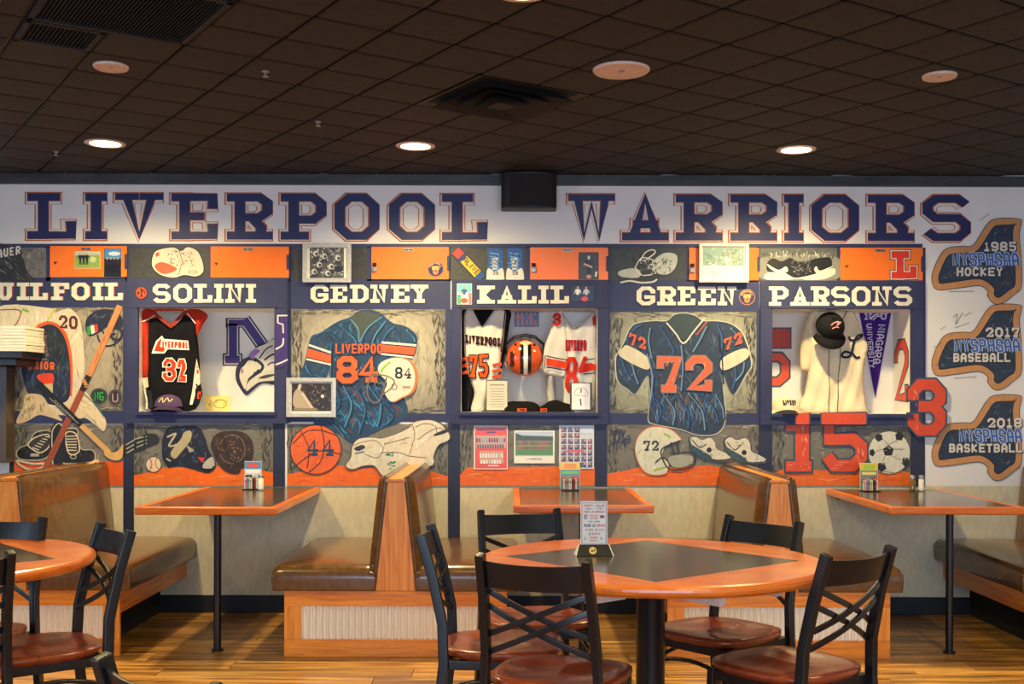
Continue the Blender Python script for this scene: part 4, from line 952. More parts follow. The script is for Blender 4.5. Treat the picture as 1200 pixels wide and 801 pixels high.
def skate(P, pts, sole, lace):
    P.poly([(x, y) for x, y in pts], C(150, 140, 120), True); cx = sum(p[0] for p in pts) / len(pts); cy = sum(p[1] for p in pts) / len(pts)
    P.poly([(cx + (x - cx) * .95, cy + (y - cy) * .93) for x, y in pts], C(24, 24, 28), True); P.brush(pts, [C(60, 60, 64), C(40, 40, 48), C(90, 86, 80)], 26, (3, 8), (.5, 1.2), (0, 180))
    P.line(pts, .9, C(214, 200, 168), True, True); P.poly(lace, C(60, 54, 48), True); P.line(lace, 1.4, C(238, 222, 186), True, True); P.line(sole, 2.2, C(232, 216, 178), True, False)
P = Paint(PW - .005)
skate(P, [(19, 531), (24, 524), (33, 520), (40, 508), (48, 504.5), (59, 505), (60, 522), (57, 534), (46, 539), (24, 538)], [(19, 539), (24, 545), (36, 550), (48, 548), (51, 543), (38, 543), (20, 539)], [(33, 520), (42, 512), (57, 509), (58, 522), (48, 530), (38, 526)])
skate(P, [(74, 504), (90, 502), (91, 515), (96, 526), (108, 527), (112, 534), (108, 541), (86, 543), (73, 541), (74, 522)], [(72, 546), (82, 549), (100, 546), (114, 539), (112, 545), (98, 550)], [(77, 508), (89, 508), (93, 528), (81, 531)])
P.poly([(60, 502), (68, 495), (76, 504), (75, 540), (62, 542), (58, 530)], C(28, 30, 36), True)
for k in range(6): P.line([(38 + k * 3, 524 - k * 2.6), (46 + k * 2.4, 527 - k * 3)], 1.1, C(240, 226, 190), up=False); P.line([(78, 511 + k * 3.2), (90, 510.5 + k * 3.4)], 1.1, C(240, 226, 190), up=False)
P.line([(62, 544), (61, 510), (64, 500), (70, 496), (76, 504)], 1.2, C(236, 220, 180), True); P.rect(36, 531, 46, 534.5, C(190, 180, 160)); P.ring(86, 535, 3.4, 2.2, .9, C(200, 190, 170))
P.build('painted_skates', label='painted pair of black hockey skates with cream laces, above the left booth back', cat='mural painting')
P = Paint(PW - .007)
P.line([(140.5, 358), (104, 440)], 7, C(226, 142, 84)); P.line([(104, 440), (96, 458)], 7, C(40, 30, 26)); P.text('KOHO', 94, 444, 104, 450, 1.1, TAN, bend=lambda x, y: (100 + (y - 447) * .8 - (x - 99) * .42, 449 - (x - 99) * .95)); P.line([(96, 458), (48, 560)], 7.5, C(166, 82, 46))
P.brush([(100, 440), (106, 440), (143, 360), (137, 360)], [C(240, 170, 110), C(190, 106, 60)], 30, (8, 18), (.5, 1), (63, 68)); P.brush([(48, 556), (54, 558), (98, 460), (93, 460)], [C(190, 104, 60), C(130, 58, 32)], 30, (8, 18), (.5, 1), (63, 68))
P.build('painted_hockey_stick', label='painted orange brown hockey stick rising to the right across the far left panel', cat='mural painting', group='crossed painted hockey sticks')
P = Paint(PW - .0085)
P.line([(45, 449), (95, 498)], 7.2, C(24, 24, 26), cap=1); P.line([(58, 466), (92, 496)], .8, C(170, 166, 160)); P.text('SHERWOOD', 62, 470, 92, 473, .6, C(200, 196, 186), bend=lambda x, y: (70 + (x - 70) * .75, 474 + (x - 70) * .73)); P.line([(95, 498), (128, 530)], 6.2, C(224, 176, 104)); P.poly([(124, 526), (132, 530), (140, 526), (144, 519), (143.5, 535), (138, 539), (130, 538), (122, 532)], C(226, 178, 106), True)
P.build('painted_hockey_stick', label='painted black-shafted hockey stick falling to the right, its wooden blade at the lower right', cat='mural painting', group='crossed painted hockey sticks')

# ---- lower panel under SOLINI
P = Paint(PW - .004); P.ell(180, 544, 9.3, 9.3, C(60, 54, 50)); P.ell(180, 544, 8.6, 8.6, C(240, 216, 184)); P.line([(175, 537), (178, 543), (176, 551)], .9, RED, True); P.line([(184, 536), (182, 543), (186, 550)], .9, RED, True)
for k in range(4): P.line([(175, 539 + k * 3), (179, 538 + k * 3)], .5, RED, up=False)
P.build('painted_baseball', label='small painted baseball with red stitches under the SOLINI recess', cat='mural painting')
P = Paint(PW - .004); q = [(190, 534), (191, 512), (198, 501), (214, 499), (232, 500), (240, 512), (245, 528), (252, 540), (252, 549), (243, 554), (228, 550), (212, 546), (196, 544)]
P.poly(q, C(26, 32, 52), True); P.brush(q, [C(44, 66, 110), C(20, 24, 34), C(70, 92, 130), C(96, 96, 96)], 80, (4, 12), (.6, 1.8), (0, 180), True)
P.poly([(200, 530), (212, 514), (216, 506), (224, 505), (223, 516), (212, 530), (205, 537)], C(190, 176, 140), True); P.poly([(218, 520), (228, 528), (222, 530)], C(180, 170, 140)); P.line([(196, 512), (206, 508), (198, 522), (210, 520)], 2, C(196, 186, 160), True); P.poly([(231, 535), (240, 536), (237, 542)], C(226, 60, 40)); P.poly([(240, 541), (249, 535), (251, 547), (238, 548)], C(196, 190, 180), True); P.line([(233, 546), (244, 552), (251, 546)], 1.6, K_, True)
P.line([(191, 533), (198, 546), (206, 544)], 3, C(20, 22, 30)); P.line([(195, 537), (200, 540)], 2, C(190, 186, 176))
P.build('painted_catcher_mask', label='painted navy catcher mask with straps between the baseball and the brown mitt', cat='mural painting')
P = Paint(PW - .004); q = [(247, 520), (254, 508), (268, 504.5), (284, 506), (294, 514), (297, 528), (293, 544), (284, 548), (279, 555), (266, 553), (256, 544), (250, 532)]
P.poly(q, C(58, 40, 34), True); P.brush(q, [C(86, 60, 48), C(40, 28, 26), C(110, 82, 62), C(70, 48, 40)], 90, (4, 14), (.6, 1.8), (0, 180), True); P.ring(272, 526, 15, 17, 1.4, C(120, 92, 70), 200, 520); P.line([(262, 512), (266, 530), (274, 542), (286, 540)], 1.5, C(30, 20, 18), True); P.brush([(268, 510), (280, 510), (280, 538), (268, 538)], [C(170, 140, 100), C(120, 92, 70)], 26, (2, 5), (.5, 1.1), (0, 180))
P.build('painted_catcher_mitt', label='painted dark brown catcher mitt under the SOLINI recess', cat='mural painting')
P = Paint(PW - .004)
P.poly([(144, 533), (146, 522), (160, 514), (172, 508), (184, 509), (186, 518), (172, 524), (158, 530)], C(40, 42, 46), True)
for k in range(3): P.line([(146, 522 + k * 5), (160, 514 + k * 5), (172, 511 + k * 4)], 1.1, C(190, 188, 182), True, up=False)
P.build('painted_bat_handle', label='dark painted strap with pale lines, just above the painted baseball', cat='mural painting')

# ---- GEDNEY panel
P = Paint(PW - .003)
q = [(362, 402), (366, 393), (376, 389), (395, 377), (411, 371), (420, 364.5), (432, 363), (446, 367), (460, 378), (475, 382), (487, 391), (489, 402), (484, 418), (467, 420), (470, 455), (478, 480), (470, 494), (452, 500), (430, 511), (412, 519), (398, 508), (376, 502), (367, 494), (372, 488), (386, 488), (388, 455), (388, 424), (380, 446), (352, 443), (357, 424)]
P.poly(q, C(36, 70, 106), True)
P.brush(q, [C(34, 60, 92), C(44, 106, 150), C(28, 44, 72), C(60, 130, 176), C(52, 84, 104), C(70, 70, 80)], 330, (6, 20), (.8, 2.6), (30, 150), True)
P.brush([(388, 450), (470, 450), (474, 488), (412, 514), (386, 490)], [C(28, 110, 170), C(24, 50, 90), C(60, 140, 190), C(130, 60, 44), C(30, 70, 120)], 130, (8, 24), (.8, 2.2), (-80, -20))
LBL_, DBL_ = C(70, 150, 200), C(18, 28, 50)
for k, l in enumerate(([(368, 394), (384, 388), (396, 398)], [(398, 380), (412, 392), (418, 402)], [(440, 372), (428, 388), (422, 404)], [(452, 376), (440, 392), (436, 402)], [(462, 382), (452, 392), (448, 402)], [(476, 386), (484, 394), (486, 400)], [(392, 452), (398, 472), (386, 490)], [(402, 452), (412, 474), (404, 500)], [(416, 452), (428, 478), (420, 508)], [(432, 452), (446, 474), (442, 500)], [(444, 470), (460, 486), (452, 498)], [(376, 490), (390, 496), (404, 512)], [(370, 492), (384, 484), (398, 486)], [(358, 428), (364, 438), (378, 443)], [(388, 402), (387, 440), (390, 470)])):
    P.line(l, 1.6, LBL_ if k % 2 else C(40, 110, 170), True); P.line([(x + 1.8, y + 1) for x, y in l], 1.3, DBL_, True)
P.poly([(411, 374), (421, 366), (432, 365), (446, 371), (432, 384), (422, 399), (417, 386)], C(74, 84, 78), True); P.line([(411, 374), (420, 386), (421, 400), (432, 383), (448, 371)], 1.5, C(90, 150, 190), True)
P.line([(362, 404), (388, 413)], 2.6, WH); P.poly([(361, 408), (388, 416), (388, 425), (359, 418)], C(238, 100, 44)); P.line([(359, 420.5), (388, 427)], 2.2, WH)
P.line([(447, 401), (488, 404.5)], 2.6, WH); P.poly([(448, 403.5), (487.5, 407), (485, 416), (446, 412)], C(238, 100, 44)); P.line([(446, 414.5), (484, 418.5)], 2.2, WH)
P.build('painted_football_jersey', label='painted blue football jersey number 84 with orange stripes under the name GEDNEY', cat='mural painting', group='painted football jerseys')
P = Paint(PW - .011); P.text('LIVERPOO', 393, 402.5, 448, 414, 2.3, C(96, 56, 50), gap=.22, grow=.4); P.text('LIVERPOO', 393, 402.5, 448, 414, 2.1, C(232, 100, 60), gap=.22)
for g_, c in ((1.3, C(70, 44, 50)), (0, C(240, 104, 44))): P.glyph('8', 394.5, 417, 419, 449, 6.6, c, grow=g_); P.glyph('4', 420, 417, 443, 448, 6, c, grow=g_)
P.brush([(395, 418), (441, 418), (441, 447), (395, 447)], [C(250, 150, 100)], 14, (3, 8), (.5, 1), (60, 120)); P.build('painted_number', label='painted orange word LIVERPOOL and number 84 on the blue jersey', cat='mural painting')
P = Paint(PW - .015)
q = [(444, 430), (448, 424), (458, 419.5), (470, 418.5), (481, 422), (488, 432), (489.5, 444), (487, 455), (481, 462), (472, 466), (462, 471), (455, 466), (452, 458), (455, 448), (446, 438)]
P.poly(q, C(236, 128, 60), True); P.poly([(443 + (x - 444) * .95, 419 + (y - 418.5) * .98) for x, y in q], C(240, 232, 214), True); P.line([(446, 436), (452, 428), (458, 424)], 2.4, C(150, 200, 70), True)
P.text('84', 463, 430, 482, 443.5, 2.3, C(30, 36, 66)); P.line([(436, 438), (452, 440), (462, 446), (458, 455), (448, 462)], 1.6, C(130, 110, 104), True); P.line([(436, 438), (430, 455), (434, 469), (444, 470), (449, 457), (453, 442)], 1.8, C(120, 104, 100), True); P.line([(433, 447), (450, 449)], 1.5, C(120, 104, 100)); P.line([(441, 440), (439, 452)], 1.4, C(130, 110, 104)); P.rect(472, 452, 481, 455, C(190, 150, 140)); P.ring(462, 453, 3, 3.5, 1, C(150, 110, 100))
P.build('painted_football_helmet', label='painted white football helmet number 84 in front of the blue jersey', cat='mural painting', group='painted football helmets')
P = Paint(PW - .006); P.ell(370, 526.5, 30.5, 29.5, C(70, 54, 44)); P.ell(370, 526.5, 29.3, 28.3, C(242, 104, 40)); P.brush([(370 + 26 * cos(a * .4), 526 + 25 * sin(a * .4)) for a in range(16)], [C(250, 132, 66), C(224, 84, 26)], 40, (5, 14), (.6, 1.6), (-40, 40))
P.line([(343, 520), (358, 506), (376, 504), (394, 510)], 1.2, C(50, 40, 36), True); P.line([(347, 545), (366, 531), (380, 528), (399, 532)], 1.2, C(50, 40, 36), True); P.line([(376, 498), (380, 520), (376, 540), (362, 553)], 1.2, C(50, 40, 36), True); P.line([(352, 504), (362, 525), (360, 548)], 1, C(50, 40, 36), True)
P.text('44', 359, 514, 391, 534, 3.4, C(30, 64, 110), gap=.28); P.build('painted_basketball', label='painted orange basketball with the number 44 under the small framed photo', cat='mural painting')
P = Paint(PW - .009); q = [(404, 546), (410, 536), (412, 522), (420, 513.5), (436, 512), (447, 513), (466, 507), (480, 500), (487, 493), (505, 491), (518, 496), (524, 503), (528, 508), (527, 515), (515, 521), (509, 534), (508, 545), (490, 550), (470, 556), (455, 561), (446, 556), (438, 546), (425, 546), (412, 550)]
P.poly(q, C(90, 80, 70), True); P.poly([(466 + (x - 466) * .975, 526 + (y - 526) * .965) for x, y in q], C(232, 222, 200), True); P.brush(q, [C(246, 240, 224), C(206, 194, 168), C(214, 204, 180), C(250, 246, 236)], 90, (5, 18), (.6, 1.8), (0, 100), True)
for l in ([(414, 522), (424, 518), (440, 516), (449, 526), (442, 536), (428, 532)], [(483, 497), (486, 510), (480, 532)], [(490, 515), (500, 507), (514, 501), (522, 506)], [(487, 500), (498, 496), (510, 499), (512, 508)], [(450, 520), (466, 516), (480, 512)], [(446, 530), (468, 530), (480, 534), (500, 536)]): P.line(l, .9, C(140, 120, 100), True)
P.poly([(415, 525), (424, 521), (428, 524), (420, 528)], C(60, 56, 60), True); P.line([(416, 531), (427, 529)], 1.3, C(70, 110, 170)); P.poly([(508, 509), (522, 503), (524, 506), (512, 510)], C(50, 44, 44), True)
for x, y in ((455, 532), (458, 543), (462, 551)): P.brush([(x - 6, y - 3), (x + 7, y - 3), (x + 7, y + 3), (x - 6, y + 3)], [C(50, 160, 120), C(40, 140, 90)], 8, (3, 7), (1, 2), (-20, 40))
P.build('painted_jacket', label='painted crumpled white jacket with green lettering, above the middle left booth', cat='mural painting')

# ---- GREEN panel
P = Paint(PW - .003)
q = [(724, 445), (722, 420), (727, 410), (733, 398), (738, 386), (746, 379), (765, 376), (781, 376), (790, 369), (802, 367), (815, 370), (824, 376), (838, 376), (855, 379), (868, 388), (873, 398), (877, 410), (880, 428), (873, 440), (860, 462), (852, 448), (847, 436), (847, 455), (850, 480), (848, 498), (838, 508), (818, 509), (796, 502), (770, 497), (760, 492), (762, 470), (761, 452), (758, 440), (745, 460), (735, 455)]
P.poly([(800 + (x - 800) * 1.02, 438 + (y - 438) * 1.015) for x, y in q], C(206, 206, 190), True); P.poly(q, C(44, 60, 84), True)
P.brush(q, [C(38, 50, 74), C(60, 84, 112), C(90, 116, 140), C(30, 38, 54), C(44, 88, 140), C(80, 84, 92), C(56, 66, 70)], 360, (6, 20), (.7, 2.3), (40, 140), True)
P.brush([(761, 455), (849, 455), (850, 496), (820, 507), (768, 496)], [C(34, 80, 150), C(80, 130, 180), C(24, 36, 70), C(110, 150, 190), C(120, 100, 70)], 110, (10, 26), (.8, 2), (-110, -60))
for k, l in enumerate(([(734, 400), (742, 386), (752, 380)], [(762, 384), (760, 400), (764, 420)], [(772, 382), (782, 396), (790, 412)], [(828, 382), (820, 398), (812, 412)], [(840, 380), (846, 396), (844, 418)], [(856, 384), (866, 394), (868, 404)], [(728, 420), (734, 436), (746, 450)], [(740, 424), (744, 440), (748, 450)], [(860, 422), (862, 440), (858, 456)], [(872, 424), (870, 436), (862, 446)], [(764, 460), (774, 478), (770, 496)], [(776, 460), (790, 480), (788, 498)], [(790, 460), (806, 482), (806, 502)], [(806, 460), (822, 480), (826, 504)], [(822, 460), (836, 478), (842, 496)], [(838, 462), (846, 476), (848, 490)], [(766, 440), (764, 456), (766, 470)], [(798, 404), (800, 430), (798, 458)])):
    P.line(l, 1.7, C(110, 150, 190) if k % 2 else C(50, 100, 170), True); P.line([(x + 2, y + 1) for x, y in l], 1.3, C(18, 26, 46), True)
P.poly([(783, 377), (792, 370), (802, 368.5), (813, 371), (821, 378), (811, 388), (801, 398), (791, 389)], C(56, 72, 74), True); P.line([(781, 378), (792, 391), (801, 402), (813, 388), (826, 372)], 1.8, C(224, 222, 208), True); P.line([(816, 392), (829, 376)], 1.3, C(220, 90, 70))
P.poly([(730, 407), (737, 405), (759, 419), (758, 433), (726, 417)], C(226, 216, 190), True); P.poly([(846, 420), (872, 408), (876, 419), (848, 434)], C(226, 216, 190), True); P.line([(758, 415), (764, 440), (762, 470)], 1.5, C(130, 160, 190), True); P.line([(842, 392), (846, 420), (848, 450)], 1.5, C(24, 32, 50), True)
P.build('painted_football_jersey', label='painted dark blue football jersey number 72 with white cuffs under the name GREEN', cat='mural painting', group='painted football jerseys')
P = Paint(PW - .011)
for g_, c in ((1.3, C(150, 130, 120)), (0, C(240, 106, 66))): P.glyph('7', 770, 417, 799, 459, 7.6, c, grow=g_); P.glyph('2', 804, 417, 834, 458, 7.6, c, grow=g_)
P.brush([(772, 419), (832, 419), (832, 457), (772, 457)], [C(255, 170, 130), C(226, 84, 50)], 20, (3, 9), (.5, 1.1), (60, 120))
P.build('painted_number', label='big painted orange number 72 on the chest of the dark blue jersey', cat='mural painting')
P = Paint(PW - .011); P.text('72', 737, 392, 757, 406, 3, C(232, 100, 66), bend=lambda x, y: (x, y + (x - 745) * .35)); P.build('painted_number', label='small painted orange 72 on the left shoulder of the dark blue jersey', cat='mural painting')
P = Paint(PW - .011); P.text('72', 848, 393, 870, 407, 3, C(232, 100, 66), bend=lambda x, y: (x, y - (x - 858) * .45)); P.build('painted_number', label='small painted orange 72 on the right shoulder of the dark blue jersey', cat='mural painting')
P = Paint(PW - .006); q = [(745, 530), (747, 514), (757, 503), (770, 500), (785, 503), (794, 510), (797, 516), (781, 522), (776, 533), (782, 540), (783, 548), (778, 555), (762, 555), (752, 548)]
P.poly([(771 + (x - 771) * 1.04, 528 + (y - 528) * 1.04) for x, y in q], C(226, 120, 64), True); P.poly(q, C(228, 226, 206), True); P.brush(q, [C(244, 242, 226), C(206, 204, 180), C(190, 196, 160)], 34, (4, 12), (.6, 1.6), (30, 120), True)
P.text('72', 754, 516, 772, 528, 2.4, C(40, 50, 70)); P.line([(778, 508), (786, 512)], 2.4, C(160, 196, 80)); P.line([(766, 551), (780, 547)], 2.4, C(170, 200, 80))
for l in ([(797, 516), (778, 524), (775, 533), (784, 549), (802, 550), (814, 543), (812, 530), (786, 532)], [(786, 518), (790, 531)], [(793, 517), (796, 531)], [(768, 542), (776, 536), (783, 540)]): P.line(l, 1.7, C(50, 44, 40), True)
P.poly([(784, 535), (809, 533), (811, 542), (800, 547), (788, 546)], C(176, 176, 156), True); P.build('painted_football_helmet', label='painted white football helmet number 72 on the orange ledge', cat='mural painting', group='painted football helmets')
for (xx, yy, lb) in ((0, 0, 'left'), (41, 3, 'right')):
    P = Paint(PW - .006); q = [(807 + xx, 514 + yy), (813 + xx, 511), (822 + xx, 515), (832 + xx, 512), (838 + xx, 519), (840 + xx, 527 + yy), (850 + xx, 532 + yy), (858 + xx, 538 + yy), (846 + xx, 541 + yy), (832 + xx, 539 + yy), (814 + xx, 527 + yy)]
    P.poly(q, C(70, 72, 72), True); P.poly([(835 + xx + (x - 835 - xx) * .94, 525 + yy + (y - 525 - yy) * .88 - 1) for x, y in q], C(222, 218, 200), True); P.poly([(808 + xx, 520 + yy), (820 + xx, 526 + yy), (834 + xx, 535 + yy), (828 + xx, 539 + yy), (812 + xx, 530 + yy)], C(56, 84, 96), True)
    P.ell(831 + xx, 527 + yy, 3, 3, C(30, 34, 38)); P.line([(811 + xx, 515 + yy), (820 + xx, 524 + yy), (828 + xx, 520)], 1.2, C(40, 44, 50), True); P.brush(q, [WH, C(120, 120, 116), C(60, 62, 64)], 22, (2, 7), (.5, 1.1), (-60, 20), True)
    P.build('painted_sneaker', label='painted white and teal sneaker, %s one of the pair beside the 72 helmet' % lb, cat='mural painting', group='painted sneaker pair')
P = Paint(PW - .004)
for l in ([(716, 506), (728, 503)], [(722, 503), (719, 526)], [(728, 505), (725, 515), (733, 505)], [(716, 520), (738, 514)], [(729, 504), (733, 524)], [(726, 524), (736, 510), (738, 517), (731, 520)]): P.line(l, 1.1, C(30, 44, 84), True)
P.build('painted_signature', label='navy marker signature left of the painted 72 helmet', cat='signature')

# ---- PARSONS side
P = Paint(PW - .006)
for g_, c in ((2.1, C(62, 80, 98)), (0, C(240, 84, 44))): P.poly([(933 - g_, 484), (948 + g_, 484), (948 + g_, 540 - g_), (951 + g_, 540 - g_), (951 + g_, 552 + g_), (921 - g_, 552 + g_), (921 - g_, 540 - g_), (932 - g_, 540 - g_), (932 - g_, 504 + g_), (921 - g_, 504 + g_), (921 - g_, 498 - g_)], c)
for g_, c in ((2.1, C(62, 80, 98)), (0, C(240, 84, 44))): P.glyph('5', 963, 484, 1016, 552, 13.5, c, grow=g_)
P.brush([(922, 541), (950, 541), (950, 551), (922, 551)], [C(255, 160, 120), C(220, 60, 30)], 12, (3, 9), (.6, 1.4), (-10, 10)); P.brush([(935, 486), (946, 486), (946, 538), (935, 538)], [C(255, 180, 150), C(222, 62, 34)], 14, (6, 14), (.6, 1.6), (70, 110)); P.brush([(1003, 515), (1014, 520), (1012, 548), (1003, 550)], [C(255, 180, 150), C(222, 62, 34)], 12, (5, 12), (.6, 1.6), (70, 110)); P.brush([(966, 540), (1000, 540), (1000, 550), (966, 550)], [C(255, 160, 130), C(222, 62, 34)], 10, (6, 14), (.6, 1.6), (-10, 10))
P.build('painted_number', label='big painted orange red number 15 below the PARSONS recess', cat='mural painting')
P = Paint(WY - PR - .014)
P.rect(933, 483.5, 948, 497, C(240, 84, 44)); P.rect(963, 483.5, 1015, 497, C(240, 84, 44)); P.rect(931, 483.5, 933, 497, C(62, 80, 98)); P.rect(948, 483.5, 950, 497, C(62, 80, 98)); P.rect(961, 483.5, 963, 497, C(62, 80, 98)); P.rect(1015, 483.5, 1017, 497, C(62, 80, 98))
P.build('painted_number', label='top ends of the big orange 15 painted over the right locker frame', cat='mural painting')
P = Paint(PW - .005); P.ell(1042, 530, 25, 25.5, C(100, 96, 90)); P.ell(1042, 530, 24.3, 24.8, C(236, 230, 212))
def pent(cx, cy, r, a, sq=1.0): return [(cx + r * sq * cos(radians(a + 72 * k)), cy + r * sin(radians(a + 72 * k))) for k in range(5)]
for cx, cy, r, a, sq in ((1041, 528, 6.8, -90, 1), (1030, 512.5, 5, 30, 1), (1054, 511, 5.5, 60, 1), (1022, 530, 4.6, 0, .8), (1061, 541, 6, 20, .8), (1033, 547, 6, 90, 1)): P.poly(pent(cx, cy, r, a, sq), C(38, 40, 42), False)
for l in ([(1041, 521), (1035, 514)], [(1041, 521), (1052, 515)], [(1034.5, 526), (1026, 529)], [(1037, 534), (1034, 542)], [(1045, 534), (1056, 539)], [(1047.5, 526), (1060, 526)], [(1035, 552), (1050, 554)]): P.line(l, .8, C(150, 146, 136))
P.brush([(1042 + 22 * cos(a * .4), 530 + 22 * sin(a * .4)) for a in range(16)], [C(250, 246, 232), C(206, 204, 190)], 26, (3, 9), (.5, 1.2), (0, 180)); P.build('painted_soccer_ball', label='painted black and white soccer ball beside the big number 15', cat='mural painting')
def digit(nm, ch, x0, y0, x1, y1, t_, Y, lb):
    P = Paint(Y)
    for g_, c in ((2, C(62, 80, 98)), (0, C(236, 80, 46))): P.glyph(ch, x0, y0, x1, y1, t_, c, grow=g_)
    P.brush([(x0 + 2, y0 + 2), (x0 + t_, y0 + 2), (x0 + t_, y1 - 2), (x0 + 2, y1 - 2)], [C(255, 180, 150)], 5, (3, 9), (.6, 1.4), (70, 110)); return P.build(nm, label=lb, cat='mural painting')
digit('painted_number', '3', 1064, 444, 1108, 510, 12.5, WY - PR - .001, 'painted orange red number 3 crossing the right stile of the right locker')
BKY = WY + AD - .002
# the digit 2 lies on the side of the recess
xs_, lo_, hi_ = ZO['p'][1], ZO['p'][2], ZO['p'][3]
P = Paint(0, xf=lambda u, v: (u, v), dz=4e-4)
for g_, c in ((.010, C(62, 80, 98)), (0, C(236, 80, 46))):
    P.glyph('2', .03, -(hi_ - .18), .275, -(hi_ - .56), .052, c, grow=g_)
P.v = [(xs_ - .0015 - (0 - y), WY + .30 - x, -z) for x, y, z in P.v]
P.build('painted_number', label='painted orange red number 2 on the inner side of the PARSONS recess', cat='mural painting')
P = Paint(BKY)
for g_, c in ((1.6, C(62, 80, 98)), (0, C(206, 66, 50))): P.rect(900 + 0, 385 - g_, 926 + g_, 407 + g_, c)
for g_, c in ((2, C(62, 80, 98)), (0, C(240, 88, 50))): P.line([(898, 418), (914, 418), (920, 425), (920, 440), (912, 447), (898, 447)], 9 + 2 * g_, c, cap=0)
P.build('painted_number', label='part of a painted orange digit on the back of the PARSONS recess, at its left', cat='mural painting')

# ---- three state outlines
ST = [(1115, 289), (1128, 288), (1140, 287), (1150, 272), (1156, 263), (1164, 256.5), (1180, 255), (1196, 256.5), (1197.5, 262), (1195, 275), (1197, 300), (1197.5, 335), (1188, 346), (1176, 355), (1165, 356), (1157, 347), (1157, 341), (1147, 335), (1122, 338), (1100, 340), (1093, 334), (1092, 321), (1099, 303), (1106, 293)]
def inset(pts, d):
    n = len(pts); ar = sum(pts[i][0] * pts[(i + 1) % n][1] - pts[(i + 1) % n][0] * pts[i][1] for i in range(n)); s = 1 if ar > 0 else -1; out = []
    for i in range(n):
        a, b, c = Vector(pts[i - 1]), Vector(pts[i]), Vector(pts[(i + 1) % n]); d1 = (b - a).normalized(); d2 = (c - b).normalized()
        nn = (Vector((-d1.y, d1.x)) + Vector((-d2.y, d2.x))).normalized(); out.append(tuple(b + nn * d * s))
    return out
for dy, yr, sp, (tx0, tx1), (nx0, nx1), (sx0, sx1), lb in ((0, '1985', 'HOCKEY', (1153, 1191), (1117, 1195), (1121, 1175), 'uppermost of three painted state outlines, reading 1985 HOCKEY'),
        (100.5, '2017', 'BASEBALL', (1155, 1195), (1119, 1196), (1117, 1184), 'middle one of three painted state outlines, reading 2017 BASEBALL'), (206.5, '2018', 'BASKETBALL', (1157, 1197.5), (1125, 1198), (1112, 1198), 'lowest of three painted state outlines, reading 2018 BASKETBALL')):
    P = Paint(PW - .0024); S = [(x, y + dy) for x, y in ST]
    P.poly(S, C(40, 34, 34), True); P.poly(inset(S, .8), C(222, 158, 100), True); P.brush(inset(S, 2), [C(236, 176, 116), C(200, 132, 80)], 60, (5, 12), (.6, 1.6), (0, 60), True); P.poly(inset(S, 8.0), C(30, 34, 44), True); q = inset(S, 9.2); P.poly(q, C(40, 58, 84), True)
    P.brush(q, [C(34, 48, 74), C(70, 94, 120), C(26, 34, 52), C(120, 136, 150), C(50, 76, 104)] + ([C(110, 104, 90)] * 2 if dy == 0 else []), 110, (5, 14), (.7, 1.8), (0, 180), True)
    y = dy; P.text(yr, tx0, 283 + y, tx1, 294.5 + y, 2.7, K_, grow=.6, dx=.6, dy=.6); P.text(yr, tx0, 283 + y, tx1, 294.5 + y, 2.6, WH)
    P.text('NYSPHSAA', nx0, 296 + y, nx1, 312 + y, 2.6, C(214, 226, 240), grow=.8, slant=-.12); P.text('NYSPHSAA', nx0, 296 + y, nx1, 312 + y, 2.4, C(52, 104, 200), slant=-.12)
    P.text(sp, sx0, 313 + y, sx1, 323.5 + y, 2.5, K_, grow=.6, dx=.6, dy=.6); P.text(sp, sx0, 313 + y, sx1, 323.5 + y, 2.4, WH); P.build('painted_state_outline', label=lb, cat='mural painting', group='painted state outlines')
P = Paint(PW - .0024)
for l in ([(1117, 372), (1122, 368), (1120, 380), (1128, 366)], [(1119, 384), (1136, 378)], [(1130, 370), (1138, 366)], [(1148, 258), (1160, 250)], [(1094, 407), (1104, 401)], [(1112, 341.5), (1142, 341)], [(1118, 443), (1144, 441)], [(1102, 386), (1108, 382)]): P.line(l, .6, C(90, 84, 80), True)
P.build('painted_signature', label='faint pencil signatures on the pale wall left of the state outlines', cat='signature')
# ================================================================ inside the recesses
# ---- bird and letter emblem on the back of the left recess and across its frame
def emblem(P, xo=0):
    D_, W_, U_ = C(34, 36, 72), WH, C(72, 50, 136)
    for wd, c in ((15.5, D_), (12, W_), (9.6, U_)):
        P.line([(273, 379), (273, 423)], wd, c, cap=0); P.line([(264.5 + (15.5 - wd) / 2, 378), (292, 378)], wd * .72, c, up=False, cap=0 if wd > 15 else -.5); P.k += .3; P.line([(261 + (15.5 - wd) / 2, 421), (284 - (15.5 - wd) / 2, 421)], wd * .95, c, up=False); P.k += .3
        P.line([(286, 374), (322, 425)], wd, c, up=False)
    P.line([(318, 375), (330, 375), (330, 384), (320, 384)], 2, W_)
P = Paint(BKY); emblem(P); P.build('painted_letter', label='painted purple letter N with white inline on the back of the left recess', cat='mural painting')
P = Paint(BKY, lift=.008)
P.poly([(296, 413), (303, 404), (314, 401), (330, 396), (330, 447), (308, 449), (296, 458), (289, 463), (282, 455), (277, 445), (277, 432), (283, 422), (291, 418)], C(34, 38, 66), True)
P.poly([(293, 417), (299, 409), (309, 404), (328, 399), (328, 444), (310, 438), (302, 430), (300, 422)], C(236, 230, 218), True)
P.poly([(287, 428), (292, 422), (300, 424), (304, 430), (297, 438), (291, 444), (288, 456), (283, 448), (281, 440), (283, 432)], C(240, 230, 208), True)
P.poly([(289, 458), (291, 448), (299, 441), (310, 435), (328, 431), (328, 444), (306, 447), (296, 453)], C(232, 224, 206), True); P.poly([(303, 443), (312, 439), (326, 438), (312, 443)], C(60, 60, 80), True)
